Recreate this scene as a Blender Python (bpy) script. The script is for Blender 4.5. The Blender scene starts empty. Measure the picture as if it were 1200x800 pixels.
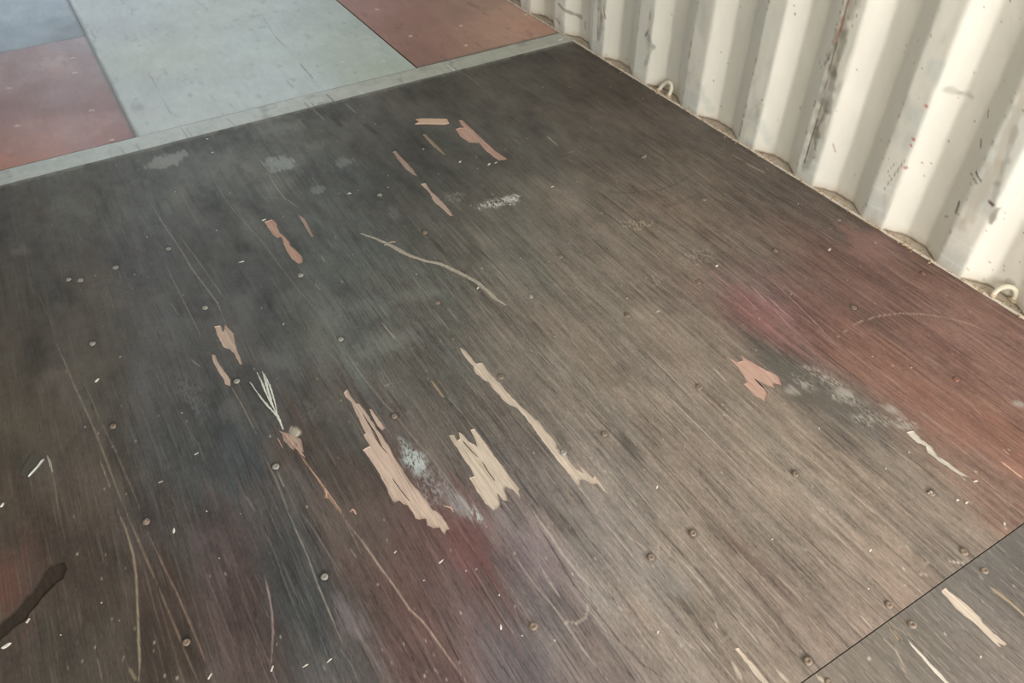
import bpy, bmesh, math, random
import numpy as np
from mathutils import Matrix, Vector
from mathutils.geometry import delaunay_2d_cdt

random.seed(7)
RNG = np.random.default_rng(11)
S = bpy.context.scene
COL = S.collection

# ------------------------------------------------------------------ camera, world, light, exposure
F_PX = 910.0                     # focal length for a 1200 px wide frame
CAM_H = 1.3275                   # eye height over the container floor


def _ray(px, py):
    return np.array([px - 600.0, -(py - 400.0), -F_PX])


_X = _ray(2704, -465); _X /= np.linalg.norm(_X)
_Y = _ray(-149, -455); _Z = np.cross(_X, _Y); _Z /= np.linalg.norm(_Z)
_Y = np.cross(_Z, _X)
ROT = np.array([_X, _Y, _Z])     # world = ROT @ camera vector

cam_d = bpy.data.cameras.new('camera')
cam = bpy.data.objects.new('camera', cam_d)
COL.objects.link(cam)
m4 = Matrix([list(r) + [0] for r in ROT.tolist()] + [[0, 0, 0, 1]])
cam.matrix_world = Matrix.Translation((0, 0, CAM_H)) @ m4
cam_d.sensor_width = 36.0
cam_d.lens = F_PX / 1200.0 * 36.0
cam_d.clip_start = 0.02
S.camera = cam

S.view_settings.view_transform = 'Standard'
S.view_settings.look = 'None'
S.view_settings.gamma = 1.0
S.view_settings.use_curve_mapping = False
S.view_settings.exposure = 0.0

world = bpy.data.worlds.new('World'); S.world = world
world.use_nodes = True
world.node_tree.nodes['Background'].inputs[0].default_value = (0.80, 0.88, 1.0, 1)
world.node_tree.nodes['Background'].inputs[1].default_value = 1.0

WALL_X = 1.890                   # inner ridges of the right side wall
LEFT_X = -0.475
Y_DOOR = -2.2
Y_END = 6.2
CEIL = 2.39

ld = bpy.data.lights.new('door_daylight', 'AREA')       # daylight through the open doors behind the camera
ld.shape = 'RECTANGLE'; ld.size = 2.25; ld.size_y = 2.25
ld.energy = 160.0; ld.color = (1.0, 0.98, 0.955)
lo = bpy.data.objects.new('door_daylight', ld); COL.objects.link(lo)
lo.location = ((WALL_X + LEFT_X) / 2, Y_DOOR, 1.2)
lo.rotation_euler = (math.radians(90), 0, 0)            # faces +y
ld2 = bpy.data.lights.new('far_end_fill', 'AREA')   # weaker, cooler fill added at the unseen far end, for the floor sheen
ld2.shape = 'RECTANGLE'; ld2.size = 2.25; ld2.size_y = 2.25
ld2.energy = 17.0; ld2.color = (0.80, 0.90, 1.0)
lo2 = bpy.data.objects.new('far_end_fill', ld2); COL.objects.link(lo2)
lo2.location = ((WALL_X + LEFT_X) / 2, Y_END, 1.2)
lo2.rotation_euler = (math.radians(-90), 0, 0)          # faces -y


# ------------------------------------------------------------------ helpers
def lin(c):
    c = np.asarray(c, float) / 255.0
    return np.where(c <= 0.04045, c / 12.92, ((c + 0.055) / 1.055) ** 2.4)


def g(px, py, z=0.0):
    d = ROT @ _ray(px, py)
    t = (z - CAM_H) / d[2]
    return float(d[0] * t), float(d[1] * t)


def wp(px, py, x=WALL_X):
    d = ROT @ _ray(px, py)
    t = x / d[0]
    return float(d[1] * t), float(CAM_H + d[2] * t)


def _hash(ix, iy, seed):
    h = (ix.astype(np.int64) * 374761393 + iy.astype(np.int64) * 668265263 + seed * 974634777) & 0x7fffffff
    h = ((h ^ (h >> 13)) * 1274126177) & 0x7fffffff
    h = (h ^ (h >> 16)) & 0xffff
    return h / 32767.5 - 1.0


def vn(x, y, seed=0):
    ix = np.floor(x); iy = np.floor(y)
    fx = x - ix; fy = y - iy
    fx = fx * fx * (3 - 2 * fx); fy = fy * fy * (3 - 2 * fy)
    a = _hash(ix, iy, seed); b = _hash(ix + 1, iy, seed)
    c = _hash(ix, iy + 1, seed); d = _hash(ix + 1, iy + 1, seed)
    return (a * (1 - fx) + b * fx) * (1 - fy) + (c * (1 - fx) + d * fx) * fy


def fbm(x, y, seed=0, n=3):
    s = 0; a = 1; t = 0
    for k in range(n):
        s = s + a * vn(x * 2 ** k + 17.3 * k, y * 2 ** k + 5.1 * k, seed + k)
        t += a; a *= 0.55
    return s / t


def sstep(a, b, v):
    t = np.clip((v - a) / (b - a), 0, 1)
    return t * t * (3 - 2 * t)


def new_mat(name, rough=0.6, spec=0.4, metal=0.0):
    m = bpy.data.materials.new(name); m.use_nodes = True
    b = m.node_tree.nodes['Principled BSDF']
    b.inputs['Roughness'].default_value = rough
    b.inputs['Specular IOR Level'].default_value = spec
    b.inputs['Metallic'].default_value = metal
    return m, m.node_tree, b


def nd(nt, t, **kw):
    n = nt.nodes.new(t)
    for k, v in kw.items():
        setattr(n, k, v)
    return n


def surface_mat(name, attr, color, scale, lo_, hi_, bump, bump_d, rough, spec, scale2=None, vary=0.0):
    """Attribute or plain colour times a stretched noise, with bump and roughness variation."""
    m, nt, b = new_mat(name, rough, spec)
    L = nt.links.new
    tc = nd(nt, 'ShaderNodeTexCoord')
    mp = nd(nt, 'ShaderNodeMapping'); mp.inputs['Scale'].default_value = scale
    L(tc.outputs['Object'], mp.inputs['Vector'])
    n1 = nd(nt, 'ShaderNodeTexNoise'); n1.inputs['Scale'].default_value = 1.0
    n1.inputs['Detail'].default_value = 5.0; n1.inputs['Roughness'].default_value = 0.65
    L(mp.outputs['Vector'], n1.inputs['Vector'])
    mr = nd(nt, 'ShaderNodeMapRange')
    mr.inputs['From Min'].default_value = 0.25; mr.inputs['From Max'].default_value = 0.75
    mr.inputs['To Min'].default_value = lo_; mr.inputs['To Max'].default_value = hi_
    L(n1.outputs['Fac'], mr.inputs['Value'])
    if attr:
        src = nd(nt, 'ShaderNodeAttribute'); src.attribute_name = attr; out = src.outputs['Color']
    else:
        src = nd(nt, 'ShaderNodeRGB'); src.outputs[0].default_value = (*lin(color), 1); out = src.outputs[0]
    vm = nd(nt, 'ShaderNodeVectorMath', operation='SCALE')
    L(out, vm.inputs[0]); L(mr.outputs['Result'], vm.inputs['Scale'])
    L(vm.outputs['Vector'], b.inputs['Base Color'])
    if scale2:
        mp2 = nd(nt, 'ShaderNodeMapping'); mp2.inputs['Scale'].default_value = scale2
        L(tc.outputs['Object'], mp2.inputs['Vector'])
        n2 = nd(nt, 'ShaderNodeTexNoise'); n2.inputs['Scale'].default_value = 1.0
        n2.inputs['Detail'].default_value = 3.0
        L(mp2.outputs['Vector'], n2.inputs['Vector'])
        mr2 = nd(nt, 'ShaderNodeMapRange')
        mr2.inputs['From Min'].default_value = 0.3; mr2.inputs['From Max'].default_value = 0.7
        mr2.inputs['To Min'].default_value = rough - vary; mr2.inputs['To Max'].default_value = rough + vary
        L(n2.outputs['Fac'], mr2.inputs['Value']); L(mr2.outputs['Result'], b.inputs['Roughness'])
    bp = nd(nt, 'ShaderNodeBump'); bp.inputs['Strength'].default_value = bump; bp.inputs['Distance'].default_value = bump_d
    L(n1.outputs['Fac'], bp.inputs['Height']); L(bp.outputs['Normal'], b.inputs['Normal'])
    return m


def link(name, me, mat, parent=None, loc=None):
    o = bpy.data.objects.new(name, me); COL.objects.link(o)
    if mat is not None and not me.materials:
        me.materials.append(mat)
    if parent is not None:
        o.parent = parent
    if loc is not None:
        o.location = loc
    return o


def struct(o):
    o['kind'] = 'structure'
    return o


def bm_obj(name, bm, mat, parent=None, smooth=False, loc=None):
    me = bpy.data.meshes.new(name)
    bmesh.ops.recalc_face_normals(bm, faces=bm.faces)
    bm.to_mesh(me); bm.free()
    if smooth:
        me.polygons.foreach_set('use_smooth', [True] * len(me.polygons))
    return link(name, me, mat, parent, loc)


def box(bm, x0, x1, y0, y1, z0, z1, bev=0.0):
    r = bmesh.ops.create_cube(bm, size=1.0)
    for v in r['verts']:
        v.co = Vector((x0 + (v.co.x + .5) * (x1 - x0), y0 + (v.co.y + .5) * (y1 - y0), z0 + (v.co.z + .5) * (z1 - z0)))
    if bev:
        es = list({e for v in r['verts'] for e in v.link_edges})
        bmesh.ops.bevel(bm, geom=es, offset=bev, segments=2, affect='EDGES')


def tag(o, label, cat, group=None):
    o['label'] = label; o['category'] = cat
    if group:
        o['group'] = group
    return o


def Z(x0, y0, pts, k=4.0):
    """Points read off a detail view at k times magnification."""
    return [(x0 + a / k, y0 + b / k) for a, b in pts]


def to_w(pts):
    return [g(*p) for p in pts]


def mesh_np(name, verts, faces_flat, sizes, col=None, attr='stain', smooth=False):
    me = bpy.data.meshes.new(name)
    nv = len(verts); nf = len(sizes)
    me.vertices.add(nv); me.vertices.foreach_set('co', np.ascontiguousarray(verts, dtype=np.float32).ravel())
    me.loops.add(len(faces_flat)); me.loops.foreach_set('vertex_index', np.ascontiguousarray(faces_flat, dtype=np.int32))
    me.polygons.add(nf)
    st = np.concatenate([[0], np.cumsum(sizes)[:-1]]).astype(np.int32)
    me.polygons.foreach_set('loop_start', st)
    if smooth:
        me.polygons.foreach_set('use_smooth', np.ones(nf, dtype=bool))
    me.update(calc_edges=True)
    if col is not None:
        a = me.attributes.new(attr, 'FLOAT_COLOR', 'POINT')
        c4 = np.ones((nv, 4), dtype=np.float32); c4[:, :3] = col
        a.data.foreach_set('color', c4.ravel())
    return me


# ------------------------------------------------------------------ floor colouring (stains, paint, wear)
FLOOR_GAIN = 1.02
FLOOR_SAT = 0.78
PAINT_GAIN = 1.55
CTRL = """20,260,84,80,75 20,400,80,73,65 20,500,84,74,62 20,600,86,73,61 8,690,96,68,58 20,780,85,75,66
100,240,93,92,87 100,330,88,83,78 100,430,84,77,70 100,550,86,77,68 100,650,80,69,59 100,760,76,68,59
200,210,98,102,100 200,260,90,92,92 170,300,82,82,84 200,350,84,85,86 200,430,82,81,82 200,520,76,76,76
220,540,74,77,78 200,620,78,70,67 200,700,76,61,53 200,780,72,59,49 280,540,68,74,78 250,640,88,76,77
270,700,82,65,64 280,780,88,73,70 300,190,106,109,105 300,260,86,88,86 300,340,85,87,87 300,440,82,82,82
330,600,86,80,78 340,640,70,73,75 370,700,72,75,77 400,780,84,80,80 400,150,88,86,80 400,220,85,88,86
400,300,88,93,90 400,400,95,98,94 400,500,85,81,77 420,560,90,76,70 420,620,98,84,78 440,680,94,75,70
480,720,95,70,66 500,780,96,70,68 540,640,106,74,72 560,700,102,80,80 600,780,92,82,85 500,110,85,80,72
500,180,80,78,72 500,260,88,86,80 500,350,94,94,88 500,440,92,88,82 520,520,98,91,86 600,90,88,82,74
600,170,90,86,80 600,300,106,102,93 600,400,110,103,93 600,480,102,94,87 640,560,112,104,100 640,640,120,108,108
650,720,102,93,92 700,780,108,94,90 700,100,88,77,67 700,160,98,88,78 700,250,114,104,92 700,350,118,108,96
700,420,122,109,96 700,500,120,110,100 720,580,124,114,106 720,680,127,117,110 760,750,126,112,102 800,150,98,86,76
800,200,108,97,84 800,280,120,106,92 800,380,125,111,98 800,450,130,116,104 800,550,127,113,101 820,650,128,113,100
850,740,122,108,96 900,220,100,86,76 860,290,116,100,88 890,330,120,94,88 905,365,128,86,84 940,370,112,76,70
980,270,107,88,78 1010,310,114,80,72 1000,350,110,79,71 1080,340,125,88,76 1150,400,128,90,78 1000,400,122,84,72
940,445,96,89,82 880,460,126,112,98 990,488,100,92,84 900,500,130,116,102 950,540,134,118,103 1020,570,130,113,99
1080,440,128,90,77 1040,430,124,84,70 1120,500,128,90,76 1180,440,125,89,77 1180,520,126,84,67 1160,570,124,94,80
1050,550,124,108,94 1100,600,124,108,95 950,620,128,113,100 1000,680,125,107,95 920,720,119,102,91 1120,640,112,97,86
480,600,98,74,70 500,660,100,72,68 680,620,120,108,100 620,660,112,96,100 350,520,84,74,68 380,590,88,76,70"""
CT = np.array([[float(v) for v in t.split(',')] for t in CTRL.split()])
CTW = np.array([g(a, b) for a, b in CT[:, :2]])
CTC = lin(CT[:, 2:])


def shepard(X, Y, P, C, ky=1.6, e=0.0010):
    num = np.zeros(X.shape + (3,)); den = np.zeros(X.shape)
    for (px, py), c in zip(P, C):
        d2 = (X - px) ** 2 + ((Y - py) / ky) ** 2
        w = 1.0 / (d2 + e) ** 2
        den += w; num += w[..., None] * c
    return num / den[..., None]


class Sheet:
    """A floor sheet as a colour field on a rectangular grid."""
    def __init__(self, xs, ys):
        self.xs = xs; self.ys = ys
        self.X, self.Y = np.meshgrid(xs, ys)
        self.C = np.zeros(self.X.shape + (3,))

    def line(self, pts, w, col, a=0.8, fade=True, seed=0, ragged=0.35):
        col = lin(col)
        n = len(pts) - 1
        for k in range(n):
            (x0, y0), (x1, y1) = pts[k], pts[k + 1]
            i0 = np.searchsorted(self.xs, min(x0, x1) - 2.5 * w); i1 = np.searchsorted(self.xs, max(x0, x1) + 2.5 * w)
            j0 = np.searchsorted(self.ys, min(y0, y1) - 2.5 * w); j1 = np.searchsorted(self.ys, max(y0, y1) + 2.5 * w)
            if i1 <= i0 or j1 <= j0:
                continue
            X = self.X[j0:j1, i0:i1]; Y = self.Y[j0:j1, i0:i1]
            dx, dy = x1 - x0, y1 - y0
            t = np.clip(((X - x0) * dx + (Y - y0) * dy) / (dx * dx + dy * dy + 1e-12), 0, 1)
            d = np.hypot(X - x0 - t * dx, Y - y0 - t * dy)
            u = (k + t) / n
            ww = w * (1 - ragged * (0.5 + 0.5 * vn(u * 40 + seed, Y * 0 + seed, seed)))
            if fade:
                ww = ww * np.clip(np.minimum(u, 1 - u) * 6, 0.25, 1)
            al = a * np.clip(1.6 - 1.6 * d / ww, 0, 1) * (0.75 + 0.25 * vn(X * 500, Y * 60, seed + 3))
            self.C[j0:j1, i0:i1] = self.C[j0:j1, i0:i1] * (1 - al[..., None]) + col * al[..., None]

    def blob(self, cx, cy, rx, ry, rot, col, a=0.6, edge=0.5, streak=0.5, speck=0.0, seed=0, mult=False):
        """Stain round a floor point; radii across / along the grain in metres."""
        R = max(rx, ry) * 1.8
        i0 = np.searchsorted(self.xs, cx - R); i1 = np.searchsorted(self.xs, cx + R)
        j0 = np.searchsorted(self.ys, cy - R); j1 = np.searchsorted(self.ys, cy + R)
        if i1 <= i0 or j1 <= j0:
            return
        X = self.X[j0:j1, i0:i1]; Y = self.Y[j0:j1, i0:i1]
        c, s = math.cos(rot), math.sin(rot)
        u = ((X - cx) * c + (Y - cy) * s) / rx; v = (-(X - cx) * s + (Y - cy) * c) / ry
        r = np.hypot(u, v) + streak * 0.8 * fbm(X * 150, Y * 9, seed) + 0.55 * fbm(X * 38, Y * 30, seed + 5)
        al = a * (1 - sstep(1 - edge, 1 + 0.15, r))
        if speck:
            sp = .75 * vn(X * 420, Y * 210, seed + 9) + 0.5 * vn(X * 120, Y * 90, seed + 11) + .3 * RNG.standard_normal(X.shape)
            al = al * sstep(speck - 0.1, speck + 0.25, sp)
        al = al[..., None]
        if mult:
            self.C[j0:j1, i0:i1] *= (1 - al) + al * np.asarray(col)
        else:
            self.C[j0:j1, i0:i1] = self.C[j0:j1, i0:i1] * (1 - al) + lin(col) * al


def pblob(sh, px, py, rx, ry, *a, **k):
    x, y = g(px, py)
    sh.blob(x, y, rx, ry, *a, **k)


# ---- main dark plywood sheet
Y_SEAM = 0.2335
Y_STRIP0, Y_STRIP1 = 2.668, 2.768
xs = np.linspace(LEFT_X, WALL_X, 1500)
ys = np.linspace(Y_SEAM, Y_STRIP0, 490)
main = Sheet(xs, ys)
X, Y = main.X, main.Y
warp = 0.13 * fbm(X * 120, Y * 3, 21) + 0.06 * fbm(X * 24, Y * 7, 22)
wx = 0.035 * fbm(X * 14, Y * 8, 23) + .012 * fbm(X * 50, Y * 20, 24)
main.C = shepard(X + wx, Y + warp, CTW, CTC)
rough_zone = 1 - sstep(1.2, 2.2, Y)              # the near part is the most worn
wearx = np.clip(rough_zone * (0.35 + 0.75 * sstep(.2, .75, X)) + .10 + .30 * fbm(X * 5, Y * 3, 9), 0.05, 1)   # where feet and forks polish less
GX = X + .004 * fbm(X * 6, Y * 3, 41)            # the grain wanders
f = 1 + (0.06 + 0.26 * wearx) * fbm(GX * 330, Y * 16, 1) + (0.08 + .10 * wearx) * fbm(GX * 90, Y * 5, 2) + 0.17 * fbm(GX * 20, Y * 9, 3) \
    + 0.12 * fbm(X * 60, Y * 50, 4) + .08 * fbm(X * 9, Y * 9, 10) + (.40 - .22 * wearx) * fbm(X * 13 + .8 * fbm(X * 5, Y * 5, 12), Y * 4.5, 11) + .14 * RNG.standard_normal(X.shape) * (.4 + .6 * wearx) * .6
dark = sstep(0.30, 0.62, fbm(GX * 190, Y * 5, 6)) * (0.08 + 0.22 * wearx)
pale = sstep(0.25, 0.6, fbm(GX * 300, Y * 8.0, 8)) * (0.04 + 0.40 * wearx)
main.C *= np.clip(f, 0.4, 1.8)[..., None] * (1 - dark)[..., None]
main.C = main.C * (1 - pale[..., None] * 0.5) + lin((165, 152, 140)) * pale[..., None] * 0.5
# hue wandering: a little greener / redder along the grain
hw = fbm(X * 20, Y * 4, 31)[..., None] * 0.06
main.C *= 1 + hw * np.array([1, -0.2, -0.8])

# films, scuffs and stains the photo shows
pblob(main, 330, 192, 0.055, 0.050, 0.2, (140, 148, 146), 0.75, 0.5, 0.6, seed=1)
pblob(main, 318, 186, 0.02, 0.02, 0.2, (150, 158, 156), 0.5, 0.5, 0.6, seed=2)
pblob(main, 405, 190, 0.045, 0.035, 0.2, (126, 130, 126), 0.6, 0.6, 0.8, seed=3)
pblob(main, 195, 188, 0.07, 0.045, 0.1, (140, 145, 142), 0.7, 0.4, 0.5, seed=4)
pblob(main, 330, 150, 0.08, 0.05, 0.0, (118, 122, 116), 0.6, 0.7, 0.6, seed=5)
pblob(main, 370, 170, 0.05, 0.035, 0.0, (122, 118, 110), 0.4, 0.6, 0.6, seed=6)
pblob(main, 372, 222, 0.03, 0.025, 0.0, (128, 138, 138), 0.5, 0.6, 0.6, seed=7)
pblob(main, 462, 250, 0.018, 0.05, 0.0, (112, 114, 110), 0.5, 0.5, 0.4, seed=8)
pblob(main, 580, 238, 0.09, 0.03, -0.25, (190, 190, 184), 0.9, 0.8, 0.5, speck=0.15, seed=9)
pblob(main, 600, 232, 0.03, 0.03, -0.25, (200, 200, 195), 0.9, 0.8, 0.5, speck=0.05, seed=39)
pblob(main, 530, 232, 0.06, 0.035, 0.0, (150, 146, 138), 0.5, 0.8, 0.5, speck=0.1, seed=10)
pblob(main, 750, 262, 0.07, 0.04, -0.2, (175, 165, 135), 0.8, 0.8, 0.5, speck=0.35, seed=12)
pblob(main, 820, 300, 0.07, 0.05, -0.2, (168, 152, 132), 0.7, 0.8, 0.5, speck=0.4, seed=13)
pblob(main, 765, 325, 0.05, 0.03, 0.0, (155, 148, 132), 0.6, 0.8, 0.5, speck=0.3, seed=14)
pblob(main, 455, 400, 0.075, 0.065, 0.2, (118, 120, 116), 0.5, 0.6, 0.7, seed=15)
pblob(main, 440, 360, 0.045, 0.05, 0.2, (112, 118, 114), 0.4, 0.6, 0.7, seed=16)
pblob(main, 490, 345, 0.09, 0.03, -0.3, (118, 120, 116), 0.35, 0.7, 0.7, seed=17)
pblob(main, 484, 536, 0.028, 0.055, 0.0, (156, 166, 166), 0.95, 0.6, 0.5, speck=-0.35, seed=18)
pblob(main, 505, 565, 0.04, 0.065, 0.1, (134, 130, 132), 0.85, 0.7, 0.5, speck=0.05, seed=19)
pblob(main, 560, 606, 0.018, 0.028, 0.0, (160, 168, 168), 0.85, 0.6, 0.5, speck=-0.2, seed=20)
pblob(main, 540, 590, 0.02, 0.05, 0.0, (140, 138, 140), 0.6, 0.7, 0.5, speck=0.0, seed=41)
pblob(main, 330, 420, 0.05, 0.05, 0.0, (110, 112, 112), 0.35, 0.7, 0.7, seed=22)
pblob(main, 365, 480, 0.025, 0.05, 0.0, (108, 112, 112), 0.4, 0.6, 0.5, speck=-0.2, seed=24)
pblob(main, 225, 460, 0.03, 0.10, 0.0, (118, 118, 122), 0.35, 0.7, 0.6, speck=-0.2, seed=25)
pblob(main, 165, 450, 0.03, 0.10, 0.0, (100, 96, 100), 0.4, 0.7, 0.6, seed=26)
pblob(main, 270, 480, 0.03, 0.05, 0.0, (98, 98, 98), 0.4, 0.6, 0.5, seed=27)
pblob(main, 63, 440, 0.03, 0.03, 0.0, (112, 102, 92), 0.4, 0.6, 0.5, seed=28)
pblob(main, 20, 295, 0.03, 0.03, 0.0, (112, 106, 98), 0.4, 0.6, 0.5, seed=29)
pblob(main, 345, 505, 0.012, 0.02, 0.0, (168, 165, 155), 0.8, 0.4, 0.4, seed=30)
pblob(main, 350, 560, 0.02, 0.06, 0.0, (100, 96, 96), 0.4, 0.6, 0.5, seed=31)
# dark bruises along the grain
for (a, b, rx, ry, al) in [(630, 386, .011, .055, .55), (740, 525, .013, .085, .6), (395, 143, .014, .05, .6),
                           (436, 152, .014, .055, .6), (600, 138, .01, .03, .3), (285, 290, .03, .05, .35),
                           (270, 330, .05, .09, .35), (120, 245, .03, .05, .3), (175, 330, .05, .10, .3),
                           (730, 432, .012, .04, .5), (600, 600, .02, .08, .45), (650, 600, .018, .1, .4),
                           (150, 560, .015, .08, .35), (760, 300, .03, .05, .2), (690, 85, .05, .04, .35),
                           (770, 165, .02, .08, .25), (640, 150, .02, .07, .3), (890, 180, .05, .05, .25),
                           (800, 235, .10, .012, .3), (720, 225, .02, .03, .25), (330, 620, .02, .1, .3),
                           (300, 560, .03, .1, .3), (375, 640, .02, .12, .35), (230, 760, .03, .08, .35),
                           (720, 770, .02, .08, .35), (860, 640, .012, .08, .3), (680, 640, .02, .1, .25),
                           (1000, 640, .01, .10, .3), (440, 560, .01, .08, .3), (300, 440, .04, .06, .3),
                           (400, 340, .03, .06, .25), (130, 520, .02, .06, .3), (840, 630, .01, .07, .4)]:
    pblob(main, a, b, rx, ry, 0.0, (0.42, 0.44, 0.46), al, 0.7, 0.7, seed=int(a + b), mult=True)
# charcoal scuff with pale grit beside the pink torn patch
pblob(main, 925, 440, 0.035, 0.09, 0.55, (94, 87, 79), 0.65, 0.6, 0.6, seed=60)
pblob(main, 970, 470, 0.04, 0.11, 0.75, (96, 88, 79), 0.7, 0.6, 0.6, seed=61)
for (a, b, rx, ry, sp) in [(962, 440, .02, .04, .15), (988, 458, .02, .04, .0), (1012, 478, .02, .04, .05), (1035, 494, .025, .03, .05), (1010, 492, .02, .03, .2), (940, 448, .03, .04, .25), (928, 458, .02, .02, .0), (950, 430, .015, .03, .1), (975, 447, .02, .04, .05),
                           (1000, 468, .02, .045, -.1), (1022, 490, .018, .03, -.15), (1045, 480, .02, .03, .0),
                           (1062, 495, .02, .03, -.1), (1055, 500, .012, .02, -.3), (1194, 473, .012, .02, .0)]:
    pblob(main, a, b, rx, ry, 0.6, (152, 145, 134), 0.8, 0.8, 0.5, speck=sp, seed=int(a * 3 + b))
# crimson paint remains: hard streaky edge
pblob(main, 905, 365, 0.035, 0.10, 0.0, (146, 104, 102), 0.45, 0.7, 1.6, seed=70)
pblob(main, 1020, 285, 0.07, 0.10, 0.0, (140, 98, 92), 0.6, 0.5, 1.0, seed=71)
pblob(main, 1140, 500, 0.10, 0.20, 0.0, (132, 84, 70), 0.35, 0.8, 1.0, seed=72)
pblob(main, 545, 640, 0.04, 0.08, 0.0, (118, 72, 72), 0.5, 0.7, 0.6, seed=73)
pblob(main, 410, 720, 0.02, 0.06, 0.0, (125, 112, 118), 0.5, 0.6, 0.6, speck=0.0, seed=74)
pblob(main, 640, 650, 0.05, 0.07, 0.0, (118, 100, 106), 0.45, 0.6, 0.6, seed=75)
pblob(main, 5, 690, 0.03, 0.06, 0.0, (112, 68, 56), 0.5, 0.7, 0.8, seed=76)
pblob(main, 700, 620, 0.07, 0.1, 0.0, (132, 126, 122), 0.3, 0.6, 0.6, seed=77)
pblob(main, 780, 680, 0.04, 0.07, 0.0, (128, 124, 118), 0.45, 0.6, 0.6, seed=78)

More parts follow.
